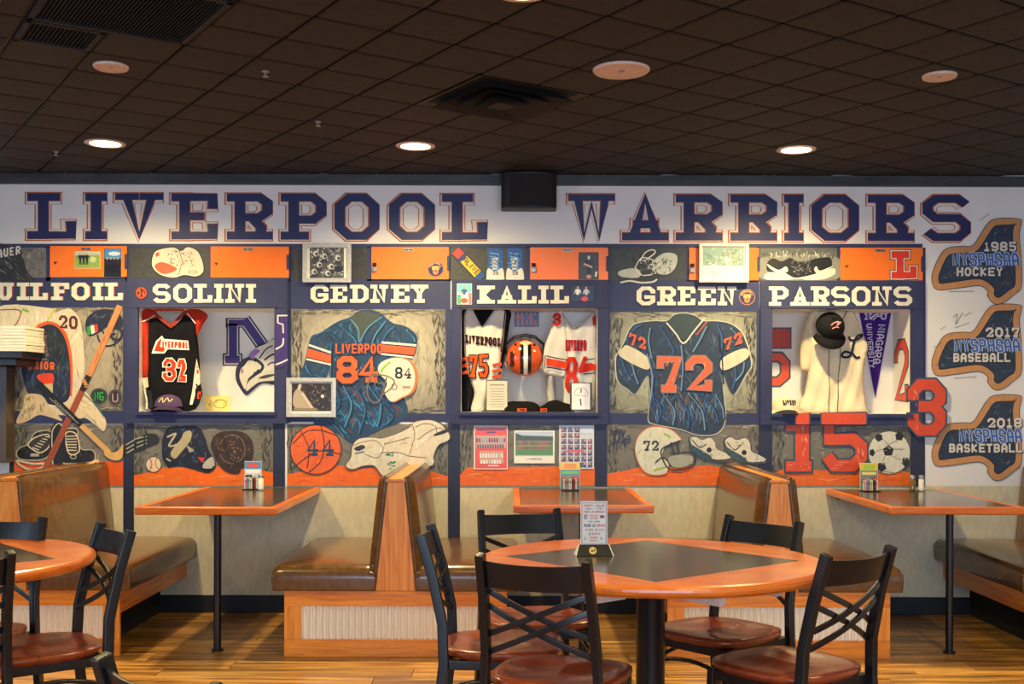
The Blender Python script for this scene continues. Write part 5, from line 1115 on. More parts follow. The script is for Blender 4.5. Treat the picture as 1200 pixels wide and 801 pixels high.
P.line([(292, 419), (300, 421), (308, 428), (306, 434), (298, 438)], 3.4, C(34, 38, 66), True); P.line([(304, 420), (312, 409), (320, 405)], 1.6, C(40, 40, 70), True); P.line([(310, 422), (318, 416), (326, 414)], 2.2, C(40, 40, 70), True); P.line([(314, 428), (318, 425), (326, 424)], 1.8, C(80, 50, 130), True)
P.poly([(292, 416), (299, 409), (305, 411), (299, 417), (297, 421)], C(170, 120, 200), True); P.poly([(283, 433), (285, 431), (286, 436), (283, 438)], C(170, 120, 190))
P.build('painted_bird', label='painted white and navy bird head over the purple letter in the left recess', cat='mural painting')
P = Paint(WY - PR - .001)
P.poly([(323, 378), (325, 368), (337, 368), (337, 430), (323, 430)], C(66, 44, 124)); P.line([(325.5, 378), (325.5, 369.5), (337, 369.5)], 1.6, WH); P.line([(325.5, 378), (331.5, 380), (332, 390)], 1.6, WH); P.line([(332, 396), (331, 404), (323, 409)], 1.8, WH, True); P.line([(323, 427), (331, 424), (337, 421)], 1.8, WH, True); P.line([(323, 431), (331, 430), (337, 426)], 2, C(36, 38, 70), True)
P.build('painted_letter', label='right end of the purple letter emblem painted on the left locker frame, with white lines', cat='mural painting')

def dist_edge(x, z, poly):
    d = 9
    for i in range(len(poly)):
        ax, az = poly[i - 1]; bx, bz = poly[i]; vx, vz = bx - ax, bz - az; L = vx * vx + vz * vz
        t = 0 if L == 0 else max(0, min(1, ((x - ax) * vx + (z - az) * vz) / L)); d = min(d, hypot(x - ax - t * vx, z - az - t * vz))
    return d
def cloth(name, pts, surf, col, parent, step=.02, curl=.025, col2=None, back=.0, Yp=7.0, cut=None):
    W_ = [onwall(p[0], p[1], Yp) for p in smooth_pts(pts, True, 4)]
    bm = bmesh.new(); vs = [bm.verts.new((x, 0, z)) for x, z in W_]; es = [bm.edges.new((vs[i - 1], vs[i])) for i in range(len(vs))]
    bmesh.ops.triangle_fill(bm, edges=es, use_beauty=True)
    for _ in range(6):
        L = [e for e in bm.edges if e.calc_length() > step * 1.4]
        if not L: break
        bmesh.ops.subdivide_edges(bm, edges=L, cuts=1); bmesh.ops.triangulate(bm, faces=[f for f in bm.faces if len(f.verts) > 3])
    bmesh.ops.beautify_fill(bm, faces=bm.faces[:], edges=bm.edges[:])
    for v in bm.verts:
        d = dist_edge(v.co.x, v.co.z, W_); v.co.y = surf(v.co.x, v.co.z) + back + curl * math.exp(-d / .012)
    bmesh.ops.recalc_face_normals(bm, faces=bm.faces)
    me = bpy.data.meshes.new(name); off = parent.location
    for v in bm.verts: v.co -= off
    bm.to_mesh(me); bm.free(); me.polygons.foreach_set('use_smooth', [True] * len(me.polygons))
    a = me.color_attributes.new('Col', 'FLOAT_COLOR', 'POINT'); a.data.foreach_set('color', list(col) * len(me.vertices))
    me.materials.append(M_CLOTHP); o = bpy.data.objects.new(name, me); COL.objects.link(o); o.parent = parent
    s = o.modifiers.new('solid', 'SOLIDIFY'); s.thickness = .004; s.offset = 0
    return o
def folds(Y, k=1.0, ph=0.0):
    return lambda x, z: Y + k * (.006 * sin(38 * x + 9 * z + ph) + .004 * sin(75 * x - 22 * z + 2 * ph) + .003 * sin(30 * z + 20 * x))
def ZP(x, y, Y): return onwall(x, y, Y)
def jersey_root(x, y, Y, label, cat='jersey', name='hanging_jersey'):
    a, b = ZP(x, y, Y); return root(name, (a, Y, b), label, cat, 'jerseys hung in the recesses')

# black and red basketball jersey 32
Y0 = 6.945; sf = folds(Y0); t = jersey_root(200, 480, Y0, 'black basketball jersey with red shoulders and number 32 hung in the left recess', name='basketball_jersey')
cloth('body', [(170, 371), (182, 368), (201, 383), (217, 366), (230, 369), (230, 392), (232, 412), (233, 440), (228, 479), (174, 479), (172, 440), (170, 400)], sf, C(22, 22, 26), t, Yp=Y0)
cloth('shoulder', [(166.5, 366), (181, 363), (184, 371), (174, 377), (174, 400), (173, 440), (167, 441), (167, 410)], sf, C(186, 52, 34), t, back=-.006, Yp=Y0, curl=.01, step=.03)
cloth('shoulder', [(215, 365), (230, 361.5), (243, 369), (237, 380), (231, 393), (229, 380), (222, 373)], sf, C(186, 52, 34), t, back=-.006, Yp=Y0, curl=.01, step=.03)
P = Paint(Y0, surf=sf, step=.03, lift=.012); P.line([(180, 366), (201, 382), (218, 364.5)], 4.2, C(150, 60, 50)); P.line([(182, 362.5), (216, 362)], 4, C(190, 56, 36)); P.line([(168, 377), (182, 369.5)], 1, WH); P.line([(220, 367), (230, 379)], 1, WH); P.build('neck_band', t, m=M_CLOTHP)
P = Paint(Y0, surf=sf, step=.02, lift=.008, dz=5e-4); P.poly([(178, 414), (183, 399), (190, 393), (193, 397), (221, 399), (222, 410), (197, 409), (193, 414)], WH); bd = lambda x, y: (x, y + (x - 200) * .03)
P.poly([(181, 411), (185, 400), (190, 396), (188, 406), (194, 408), (192, 412)], C(220, 60, 34)); P.text('IVERPOOL', 191, 400, 220.5, 407.5, 1.7, C(216, 60, 36), gap=.3, bend=bd); P.build('team_lettering', t, m=M_CLOTHP)
P = Paint(Y0, surf=sf, step=.02, lift=.008, dz=5e-4)
for g_, c in ((1.1, WH), (0, C(222, 66, 40))): P.glyph('3', 191, 420, 206.5, 446, 4.4, c, grow=g_)
P.build('digit', t, m=M_CLOTHP); P = Paint(Y0, surf=sf, step=.02, lift=.008, dz=5e-4)
for g_, c in ((1.1, WH), (0, C(222, 66, 40))): P.glyph('2', 209, 421, 218, 447, 4, c, grow=g_)
P.build('digit', t, m=M_CLOTHP)
P = Paint(Y0, surf=sf, step=.03, lift=.010); P.poly([(231, 420), (235, 437), (235, 450), (231, 452), (226, 474), (223, 474)], C(236, 224, 200)); P.poly([(231.5, 424), (234, 437), (231, 438)], C(214, 70, 40)); P.poly([(229, 450), (236, 449), (238, 462), (235, 470), (228, 474)], C(28, 30, 38)); P.poly([(231, 459), (236, 458), (236, 467), (231, 467)], C(214, 70, 40)); P.build('side_trim', t, m=M_CLOTHP); P = Paint(Y0, surf=sf, step=.03, lift=.010)
P.poly([(166, 443), (174, 442), (175, 453), (169, 455)], C(226, 216, 190)); P.line([(169, 455), (173, 470), (172, 479)], 2, C(226, 216, 190)); P.poly([(172, 456), (178, 458), (180, 478), (174, 478)], C(40, 44, 54)); P.build('side_trim', t, m=M_CLOTHP)

def cap_obj(px, py, Y, w, col, brim, label, script, sc_col, tilt=0.0, h=.62, name='baseball_cap', panel=None):
    a, b = ZP(px, py, Y); t = root('baseball_hat', (a, Y, b), label, 'cap'); R = w / 2
    Rx = Matrix.Rotation(tilt, 4, 'X')
    m = MB(); n, k = 24, 8; vs = []
    for j in range(k + 1):
        th = (pi / 2) * j / k
        for i in range(n): ph = 2 * pi * i / n; vs.append(Rx @ Vector((R * cos(th) ** .8 * cos(ph), R * 1.05 * cos(th) ** .8 * sin(ph), R * h * 1.6 * sin(th))))
    m.add(vs, [(j * n + i, j * n + (i + 1) % n, (j + 1) * n + (i + 1) % n, (j + 1) * n + i) for j in range(k) for i in range(n)])
    m.build('crown', mat('cap_' + name + str(px), col, .85, spec=.2), t, smooth=True)
    vs = []; fs = []; q = 14
    for i in range(q + 1):
        u = -1 + 2 * i / q; ph = -pi / 2 + u * 1.25
        for r_, dz in ((R * .98, 0), (R * 1.25, -.012), (R * (1.25 + .42 * cos(u * 1.35)), -.02)):
            zz = dz - .03 * u * u
            vs += [Rx @ Vector((r_ * cos(ph) * (1 if r_ < R * 1.1 else .88), r_ * sin(ph) * 1.05, zz + .006)), Rx @ Vector((r_ * cos(ph) * (1 if r_ < R * 1.1 else .88), r_ * sin(ph) * 1.05, zz))]
    for i in range(q):
        a0, b0 = i * 6, (i + 1) * 6
        for s in (0, 2): fs += [(a0 + s, b0 + s, b0 + s + 2, a0 + s + 2), (a0 + s + 1, a0 + s + 3, b0 + s + 3, b0 + s + 1)]
        fs.append((a0 + 4, b0 + 4, b0 + 5, a0 + 5))
    MB().add(vs, fs).build('brim', mat('brim_' + name + str(px), brim, .8, spec=.2), t, smooth=True)
    p = Rx @ Vector((0, 0, R * h * 1.6)); MB().lathe((0, 0), [(0, .006), (.006, .004), (.008, 0)], 10).build('top_button', MATS['cap_' + name + str(px)], t).location = p
    if script:
        G_ = []
        for j in range(60):
            th = (pi / 2) * j / 60
            for i in range(90):
                ph = 2 * pi * i / 90; v = Rx @ Vector((R * cos(th) ** .8 * cos(ph), R * 1.05 * cos(th) ** .8 * sin(ph), R * h * 1.6 * sin(th))); G_.append((v.x + a, v.z + b, v.y + Y))
        def sfc(x, z):
            return min([q[2] for q in G_ if abs(q[0] - x) < .007 and abs(q[1] - z) < .007] or [Y - .03]) - .003
        P = Paint(Y, surf=sfc, step=.012); script(P); P.build('embroidery', t, m=M_CLOTHP)
    return t
cap_obj(199.5, 476, 6.975, .19, C(84, 64, 100), C(60, 46, 76), 'purple baseball cap with pale script on the floor of the left recess', lambda P: P.line([(191, 471), (195, 466), (197, 471), (201, 466), (204, 470), (207, 467)], 1.1, C(206, 190, 140), True), None, .0, h=.5)

def flat_card(name, x0, y0, x1, y1, Y, draw, label, cat, base=WH, th=.0015, group=None, frame=None, fcol=None, lean=0.0):
    """sheet with its print; optional raised frame"""
    A_, T_ = ZP(x0, (y0 + y1) / 2, Y)[0], ZP((x0 + x1) / 2, y0, Y)[1]; B_, L_ = ZP(x1, (y0 + y1) / 2, Y)[0], ZP((x0 + x1) / 2, y1, Y)[1]
    t = root(name, ((A_ + B_) / 2, Y, L_), label, cat, group)
    if frame:
        fw = frame; d = .018
        for nm, q in (('frame_side', (A_, A_ + fw, Y - d, Y - .0002, L_, T_)), ('frame_side', (B_ - fw, B_, Y - d, Y - .0002, L_, T_)), ('frame_side', (A_ + fw, B_ - fw, Y - d, Y - .0002, T_ - fw, T_)), ('frame_side', (A_ + fw, B_ - fw, Y - d, Y - .0002, L_, L_ + fw))): B(nm, fcol, t, *q, world=True, bevel=.002)
        B('mount', M_WHITE, t, A_ + fw, B_ - fw, Y - .008, Y - .0002, L_ + fw, T_ - fw, world=True); P = Paint(Y - .0085); draw(P); P.build('print', t, m=M_PRINT)
    else:
        if base is not None: B('sheet', mat('sheet_%d_%d_%d' % tuple(int(c * 255) for c in base[:3]), base, .45), t, A_, B_, Y - th, Y - .0001, L_, T_, world=True)
        P = Paint(Y - th - .0004); draw(P); P.build('print', t, m=M_PRINT)
    return t
SKIN = C(206, 150, 116)
def crowd(P, x0, y0, x1, y1, nx, ny, shirts, back=None, head=1.0):
    if back: P.rect(x0, y0, x1, y1, back)
    dx = (x1 - x0) / nx; dy = (y1 - y0) / ny
    for j in range(ny):
        P.up()
        for i in range(nx):
            cx = x0 + dx * (i + .5 + (.25 if j % 2 else -.1)); cy = y0 + dy * (j + .3); r = min(dx, dy) * .26 * head
            if cx + r > x1 or cx - r < x0: continue
            P.poly([(cx - dx * .36, min(y1, cy + dy * .75)), (cx - dx * .3, cy + r), (cx + dx * .3, cy + r), (cx + dx * .36, min(y1, cy + dy * .75))], random.choice(shirts), up=False)
            P.poly([(cx + r * cos(q * 1.05), cy + r * 1.2 * sin(q * 1.05)) for q in range(6)], SKIN, up=False)
def figure(P, cx, y0, y1, shirt, trousers, head=None, arms=True):
    h = y1 - y0; P.up()
    P.poly([(cx - h * .07, y0 + h * .5), (cx - h * .1, y1), (cx - h * .02, y1), (cx, y0 + h * .62), (cx + h * .03, y1), (cx + h * .11, y1), (cx + h * .08, y0 + h * .5)], trousers)
    P.poly([(cx - h * .13, y0 + h * .2), (cx + h * .13, y0 + h * .2), (cx + h * .09, y0 + h * .56), (cx - h * .09, y0 + h * .56)], shirt)
    P.ell(cx, y0 + h * .1, h * .06, h * .09, head or SKIN, 10)
    if arms: P.line([(cx - h * .13, y0 + h * .24), (cx - h * .2, y0 + h * .5)], h * .06, shirt); P.line([(cx + h * .13, y0 + h * .24), (cx + h * .2, y0 + h * .46)], h * .06, shirt)
def gold(P):
    P.rect(240.5, 464.5, 269, 480, C(236, 206, 120)); P.brush([(241, 465), (268, 465), (268, 480), (241, 480)], [C(200, 160, 80), C(150, 116, 60), C(250, 236, 180)], 34, (2, 7), (.5, 1.2), (0, 180)); P.ring(258, 473, 7, 5, 1, C(140, 110, 60))
flat_card('photo_card', 240, 464, 269.5, 480.6, 7.08, gold, 'small golden photo card standing in the left recess right of the jersey', 'photo', C(220, 190, 110))

# ---- middle recess
Y0 = 6.975; sf = folds(Y0, 1.1, 1.0); t = jersey_root(565, 481, Y0, 'white basketball jersey number 75 over a black undershirt, left in the middle recess', name='basketball_jersey')
cloth('undershirt', [(541.5, 364), (560, 363), (580, 363), (598, 364), (597, 380), (592, 410), (588, 432), (580, 447), (556, 470), (552, 481), (541.5, 481), (541.5, 420)], folds(Y0 + .022, .6), C(24, 24, 28), t, Yp=Y0 + .022, curl=.01)
cloth('body', [(545, 364.5), (557, 364), (565, 380), (577, 364), (592, 364.5), (591, 385), (588, 412), (586, 432), (580, 448), (570, 470), (567, 480), (552, 481), (556, 460), (549, 440), (545, 420), (544, 395)], sf, C(226, 220, 206), t, Yp=Y0, curl=.02)
P = Paint(Y0, surf=sf, step=.03, lift=.008); P.line([(556, 363.5), (565, 381), (577, 363.5)], 3, C(26, 26, 30)); P.line([(592, 365), (590, 385), (587, 412)], 1.4, C(60, 40, 50)); P.build('neck_band', t, m=M_CLOTHP)
P = Paint(Y0, surf=sf, step=.02, lift=.009); P.text('LIVERPOOL', 545, 392, 587, 402, 1.9, C(60, 22, 30), SLAB, gap=.12, bend=lambda x, y: (x, y + (x - 545) * .1)); P.build('team_lettering', t, m=M_CLOTHP)
P = Paint(Y0, surf=sf, step=.02, lift=.009, dz=6e-4)
for g_, c in ((1.2, C(50, 30, 30)), (0, C(232, 92, 44))): P.glyph('7', 549, 416, 559, 442, 4, c, grow=g_, slant=.05)
P.build('digit', t, m=M_CLOTHP); P = Paint(Y0, surf=sf, step=.02, lift=.009, dz=6e-4)
for g_, c in ((1.2, C(50, 30, 30)), (0, C(232, 92, 44))): P.glyph('5', 561, 415, 572, 442, 4, c, grow=g_)
P.build('digit', t, m=M_CLOTHP)
P = Paint(Y0, surf=sf, step=.03, lift=.010)
for k in range(3): P.line([(541.5, 421 + k * 8), (549, 419 + k * 8)], 4, C(224, 80, 44), up=False); P.line([(577, 428 + k * 7), (588, 426 + k * 7)], 3.4, C(224, 80, 44), up=False)
P.line([(549, 418), (552, 450), (548, 478)], 1, C(40, 40, 44)); P.build('side_stripes', t, m=M_CLOTHP)

Y0 = 6.975; sf = folds(Y0, 1.2, 2.4); t = jersey_root(680, 480, Y0, 'white jersey with red lettering and number 84 at the right of the middle recess', name='football_jersey')
cloth('body', [(657, 365), (663, 371), (672, 383), (683, 378), (697, 366), (699, 385), (698.5, 420), (697, 450), (694, 480), (664, 480), (661, 455), (660, 420), (657, 400)], sf, C(230, 224, 214), t, Yp=Y0, curl=.02)
cloth('sleeve', [(657, 365), (651, 371), (645, 388), (638, 408), (637, 424), (638, 436), (652, 441), (662, 440), (666, 425), (664, 400), (662, 375)], sf, C(222, 216, 206), t, Yp=Y0, curl=.012, back=-.012)
cloth('lower_sleeve', [(640, 440), (650, 442), (652, 470), (656, 479), (646, 480), (642, 465)], folds(Y0 + .05), C(206, 202, 190), t, Yp=Y0 + .05, step=.04)
P = Paint(Y0, surf=sf, step=.02, lift=.009, dz=5e-4); P.text('LIVERPO', 662.5, 398, 687, 411, 2.2, C(176, 36, 36), SLAB, gap=.14); P.build('team_lettering', t, m=M_CLOTHP)
P = Paint(Y0, surf=sf, step=.02, lift=.024, dz=5e-4)
P.line([(640, 417), (665, 422)], 1.2, K_); P.poly([(640, 419.5), (665, 424), (664, 432), (640, 428)], C(214, 66, 40)); P.line([(640, 430), (664, 434)], 1.2, K_); P.line([(639, 416), (638, 432)], 1, K_); P.glyph('3', 647.5, 367, 657, 382, 3.2, C(200, 44, 36)); P.build('sleeve_stripe', t, m=M_CLOTHP)
P = Paint(Y0, surf=sf, step=.02, lift=.009, dz=6e-4)
P.glyph('8', 662, 418, 677, 460, 5.4, C(210, 52, 38)); P.build('digit', t, m=M_CLOTHP); P = Paint(Y0, surf=sf, step=.02, lift=.009, dz=6e-4); P.poly([(678, 432), (684, 417), (688, 418), (686, 426), (692, 425), (698, 427), (698, 433), (692, 434), (686, 436), (678, 437)], C(210, 52, 38)); P.line([(684, 421.5), (697, 420)], 1, K_); P.line([(684, 438), (697, 437)], 1.2, K_); P.poly([(694, 372), (697, 368), (698, 380), (695, 382)], RED); P.line([(658, 366), (663, 373), (672, 384), (683, 379), (697, 367)], 1, C(190, 186, 180)); P.build('number', t, m=M_CLOTHP)

# orange helmet seen from above, cage at its top
a, b = ZP(615, 419, 7.0); t = root('football_helmet', (a, 7.0, b), 'orange football helmet with black and white stripe hung in the middle recess', 'helmet')
vs = []; n, k = 40, 20; cols = []
m = MB()
for j in range(k + 1):
    th = pi * j / k
    for i in range(n):
        ph = 2 * pi * i / n; vs.append((.112 * sin(th) * cos(ph), -.085 * cos(th) * 1.0 + .0, .115 * sin(th) * sin(ph)))
m.add(vs, [(j * n + i, j * n + (i + 1) % n, (j + 1) * n + (i + 1) % n, (j + 1) * n + i) for j in range(k) for i in range(n)])
m.build('shell', mat('orange_shell', C(222, 84, 36), .12, coat=.7), t, smooth=True)
def hs(off):
    def f(x, z):
        q = 1 - ((x - a) / .112) ** 2 - ((z - b) / .115) ** 2; return 7.0 - .085 * math.sqrt(max(q, 0)) - off
    return f
P = Paint(7.0, surf=hs(.0012), step=.010, dz=4e-4); R_ = lambda x0, x1, c: P.rect(x0, 399.5, x1, 438.5, c)
R_(609.5, 613.5, C(22, 20, 20)); R_(613.5, 618.3, C(240, 234, 220)); R_(618.3, 622.3, C(22, 20, 20)); P.text('25', 598, 412, 602, 430, 2.4, C(60, 20, 20), bend=lambda x, y: (x, y))
for x, y in ((604, 404), (626, 404)): P.ell(x, y, 1.4, 1.6, C(20, 20, 20))
P.ell(616, 402, 7, 2.4, C(214, 196, 150)); P.build('centre_stripe', t, m=M_GLOSSP)
for s_, z_ in ((0, .02), (1, .05)):
    P_ = [(-.135 + .012 * s_, -.02, .03), (-.125, -.06, .09 + z_ * .3), (-.07, -.08, .135 + z_ * .5), (0, -.085, .15 + z_ * .5), (.07, -.08, .135 + z_ * .5), (.125, -.06, .09 + z_ * .3), (.135 - .012 * s_, -.02, .03)]
    MB().tube([(x * .93, y + .045, z * .82) for x, y, z in [(p[0], p[1], p[2]) for p in [(q[0], 0, q[1]) if False else q for q in P_]]], .005, 8).build('face_cage_bar', M_BLACK, t, smooth=True)
for x in (-.03, .03): MB().tube([(x, -.035, .112), (x, -.045, .135)], .004, 8).build('face_cage_bar', M_BLACK, t, smooth=True)
for x in (-.108, .108): MB().tube([(x, .0, .0), (x * 1.1, .01, -.03), (x * 1.02, .02, -.07)], .006, 8).build('chin_strap', M_WHITE, t, smooth=True)
def team(P):
    P.rect(603.5, 365, 631, 382, C(36, 60, 120)); 
    for k in range(5): figure(P, 607 + k * 5, 366, 381.5, random.choice([C(40, 70, 160), C(200, 50, 40), C(30, 50, 120)]), C(210, 90, 60))
flat_card('small_photo', 603, 364.5, 631.5, 382.5, BKY, team, 'small blue and red action photo on the back of the middle recess above the helmet', 'photo', C(30, 40, 80))
def pl1(P):
    P.rect(570.5, 446, 594.5, 480, C(206, 196, 160)); P.rect(574, 450, 591, 451.5, C(150, 130, 90))
    for k in range(8): P.rect(574 + (k % 2), 455 + k * 3, 591 - (k % 3), 455.8 + k * 3, C(160, 140, 100), up=False)
flat_card('certificate', 569.5, 445, 595, 481.2, 6.935, pl1, 'cream certificate plaque standing before the 75 jersey in the middle recess', 'plaque', C(96, 78, 50), .008)
def pl2(P):
    P.rect(670, 449, 691.5, 479.5, C(236, 228, 218)); P.ring(681, 462, 8, 8, .6, C(150, 120, 120), 180, 360); P.line([(681, 455), (681, 460)], 1.4, C(110, 60, 60)); P.line([(680, 467), (681, 475)], 1.6, C(60, 40, 44)); P.rect(673, 463, 689, 463.6, C(170, 150, 150))
flat_card('framed_award', 668, 448, 693.5, 481.2, 6.935, pl2, 'white award card in a dark frame at the right of the middle recess floor', 'plaque', C(60, 44, 40), .008)
for (x0, x1, h_, lb) in ((585, 634, 10.5, 'crumpled black cap lying left on the floor of the middle recess'), (631, 673, 12, 'crumpled black knit glove lying right on the floor of the middle recess')):
    xa, zb = ZP(x0, 482, 6.95); xb, zt_ = ZP(x1, 482 - h_, 6.95); t = root('crumpled_cap' if x0 < 600 else 'black_glove', ((xa + xb) / 2, 6.95, ZO['k'][2]), lb, 'cap' if x0 < 600 else 'glove')
    W_ = (xb - xa) / 2; m = MB(); n, k = 24, 10; vs = []
    for j in range(k + 1):
        th = (pi / 2) * j / k
        for i in range(n):
            ph = 2 * pi * i / n; w = 1 + .16 * sin(3 * ph + x0) * cos(th) + .1 * sin(5 * ph + j * .5); vs.append((W_ * cos(th) ** .5 * cos(ph) * min(1, w), .045 * cos(th) * sin(ph), (zt_ - zb) * sin(th) * (1 + .18 * sin(2.2 * ph + 1 + x0))))
    m.add(vs, [(j * n + i, j * n + (i + 1) % n, (j + 1) * n + (i + 1) % n, (j + 1) * n + i) for j in range(k) for i in range(n)]).build('cloth_body', mat('black_knit', C(24, 23, 24), .95, spec=.1), t, smooth=True)
    P = Paint(6.898, dz=4e-4); s_ = 0 if x0 < 600 else 1; xx = 607 if s_ == 0 else 632; P.rect(xx - 1 + s_ * 2, 478.2, xx + 10 - s_, 482, C(216, 90, 40)); P.text('WAR' if s_ == 0 else 'LHS', xx + 2, 479, xx + 8, 481.4, .6, C(60, 30, 20)); P.build('woven_label', t, m=M_CLOTHP)

# ---- right recess
Y0 = 7.02; sf = folds(Y0, 1.3, .5); t = jersey_root(980, 483, Y0, 'cream baseball jersey with dark piping and a navy script L in the right recess', name='baseball_jersey')
cloth('body', [(953, 365), (966, 363.5), (990, 363.5), (1001, 365), (1009, 382), (1017, 404), (1015, 425), (1014, 448), (1017, 475), (1016, 483.5), (944, 483.5), (938, 471), (944, 462), (949, 436), (950, 410), (947, 385)], sf, C(234, 218, 186), t, Yp=Y0, curl=.03)
cloth('sleeve', [(952, 366), (946, 378), (941, 400), (940, 428), (945, 434), (952, 432), (955, 410), (956, 385)], sf, C(224, 206, 172), t, Yp=Y0, curl=.02, back=.015)
P = Paint(Y0, surf=sf, step=.03, lift=.004); P.line([(972, 400), (971.5, 430), (971, 483)], .9, C(60, 50, 50), True); P.build('placket_piping', t, m=M_CLOTHP); P = Paint(Y0, surf=sf, step=.03, lift=.004); P.line([(984, 400), (983.5, 430), (981, 483)], .9, C(60, 50, 50), True); P.line([(993, 364), (986, 378), (984, 400)], 1, C(60, 50, 50)); P.build('placket_piping', t, m=M_CLOTHP)
P = Paint(Y0, surf=sf, step=.02, lift=.010); P.line([(995, 394), (996, 398), (1003, 398), (1009, 394), (1009, 392), (1004, 394), (1000, 402), (998, 412), (994, 418), (987, 418), (986, 415), (990, 412), (998, 414), (1004, 419), (1008, 417.5)], 2.6, C(28, 34, 56), True); P.build('script_letter', t, m=M_CLOTHP)
cap_obj(972.5, 383, 6.945, .175, C(24, 24, 27), C(20, 20, 23), 'black baseball cap with small pink emblem hung over the cream jersey', lambda P: (P.line([(969, 382), (973, 379), (978, 378), (976, 382), (981, 378)], 1.4, C(226, 150, 140), True), P.line([(970, 386), (975, 384), (978, 385)], 1.2, C(226, 150, 140), True)), None, 1.0, h=.62)
cap_obj(920, 480, 6.985, .17, C(232, 216, 180), C(44, 44, 52), 'cream baseball cap with dark lettering on the floor of the right recess', lambda P: P.text('LIVERP', 914, 468.5, 930, 474, 1.1, C(40, 40, 50), SLAB), None, .05, h=.52)
pa, pb = ZP(1025.5, 466, BKY); t = root('pennant', (pa, BKY, pb), 'purple felt pennant with white university lettering pointing down in the right recess', 'pennant')
A1, A2 = ZP(1006.5, 364, BKY), ZP(1044.5, 364, BKY); MB().prism([A1, A2, (pa, pb)], BKY - .006, BKY - .003).build('felt', mat('purple_felt', C(66, 36, 128), .9, spec=.1), t, world=True)
P = Paint(BKY - .0065, dz=2e-4)
P.glyph('N', 1013, 366.5, 1022, 374.5, 1.8, C(216, 206, 226), SLAB); P.glyph('U', 1031, 366.5, 1040, 374.5, 1.8, C(216, 206, 226), SLAB); P.line([(1020, 374), (1025, 369), (1030, 368)], 1.6, C(236, 230, 240), True); P.line([(1023, 375), (1027, 371), (1032, 370)], 1.2, C(236, 230, 240), True)
P.text('NIAGARA', 0, 0, 46, 8.6, 1.4, C(226, 220, 236), bend=lambda x, y: (1038 - y - x * .145, 380 + x)); P.text('UNIVERSITY', 0, 0, 52, 6.4, 1.1, C(226, 220, 236), bend=lambda x, y: (1021.5 - y + x * .07, 379 + x))
P.build('lettering', t, m=M_CLOTHP)

# ================================================================ photos, posters and stickers on the wall
def bw(x0, y0, x1, y1, cols, n=260, ln=(1.5, 6)):
    def f(P):
        P.rect(x0, y0, x1, y1, cols[0]); P.brush([(x0, y0), (x1, y0), (x1, y1), (x0, y1)], cols, n, ln, (.8, 2.6), (0, 180))
    return f
def ph1(P):
    bw(363, 289, 403, 326, [C(90, 90, 88), C(40, 40, 40), C(160, 160, 154), C(206, 206, 200), C(64, 64, 62)])(P)
    for cx, cy in ((370, 297), (380, 300), (374, 310), (388, 312), (368, 318), (396, 302), (384, 320)): P.ell(cx, cy, 3.2, 3.4, C(200, 200, 194), 12); P.ell(cx + 1, cy + .5, 1.6, 1.8, C(50, 50, 50), 10); P.poly([(cx - 3, cy + 3.5), (cx + 3, cy + 3.5), (cx + 4, cy + 8), (cx - 4, cy + 8)], C(60, 60, 60))
    P.ell(397, 315, 5, 4, C(40, 44, 60), 14)
flat_card('framed_photo', 355, 285, 412, 331, WY - .018, ph1, 'silver framed black and white football photo above the name GEDNEY', 'framed photo', frame=.027, fcol=M_SILVER)
def ph2(P):
    bw(342, 449, 388, 481.5, [C(50, 40, 32), C(30, 24, 20), C(86, 72, 58), C(120, 104, 84)], 160)(P)
    P.poly([(346, 478), (344, 462), (350, 455), (356, 462), (364, 474), (370, 480)], C(176, 160, 136), True); P.line([(350, 456), (352, 450)], 3.4, C(200, 184, 160)); P.line([(354, 460), (366, 478)], 3, C(206, 190, 166)); P.ell(378, 464, 2, 2, C(230, 220, 200), 10); P.rect(344, 478, 372, 481, C(140, 120, 96))
flat_card('framed_photo', 336, 442.5, 394, 488.5, WY - .018, ph2, 'silver framed dark sepia photo beside the painted 84 jersey', 'framed photo', frame=.024, fcol=M_SILVER)
def ph3(P):
    bw(823.5, 289.5, 872, 327, [C(150, 176, 160), C(120, 150, 134), C(190, 206, 190), C(170, 190, 176)], 200)(P)  # reflection on the frame's glass painted into the print as washed pale tones
    P.rect(823.5, 311, 872, 327, C(206, 226, 220)); figure(P, 853, 296, 318, C(226, 232, 220), C(210, 222, 210)); figure(P, 837, 305, 326, C(214, 226, 216), C(190, 210, 200)); P.brush([(850, 292), (871, 292), (871, 312), (850, 312)], [C(190, 160, 120), C(160, 150, 120)], 20, (2, 6), (.8, 2), (0, 180))
flat_card('framed_photo', 819, 285, 877, 331, WY - .030, ph3, 'white framed photo under a painted pale green reflection above the name GREEN', 'framed photo', frame=.020, fcol=M_WHITE)
def s1(P):
    P.rect(87.5, 295, 117, 314, C(140, 170, 80)); P.rect(87.5, 295, 117, 299, C(190, 196, 180)); [figure(P, 94 + k * 4, 296, 310, C(30, 32, 50), C(24, 26, 40)) for k in range(3)]
    P.ell(109, 304, 4, 3.6, C(200, 206, 150), 12)
flat_card('snapshot', 87.5, 294.5, 117.5, 314.5, DY, s1, 'snapshot of dark-clad players on grass, left one on the leftmost orange door', 'photo', C(220, 216, 206))
def s2(P):
    P.rect(122.5, 291.5, 141.5, 310, C(70, 140, 200)); P.ell(134, 297, 7, 2.5, C(200, 220, 236)); P.rect(122.5, 303, 141.5, 324, C(30, 30, 40)); [figure(P, 126 + k * 4, 301, 318, random.choice([C(24, 30, 60), C(40, 36, 40)]), C(20, 20, 30)) for k in range(4)]
flat_card('snapshot', 122, 291, 142, 324.3, DY, s2, 'tall snapshot with blue sky and standing people, right one on the leftmost orange door', 'photo', C(40, 50, 70))
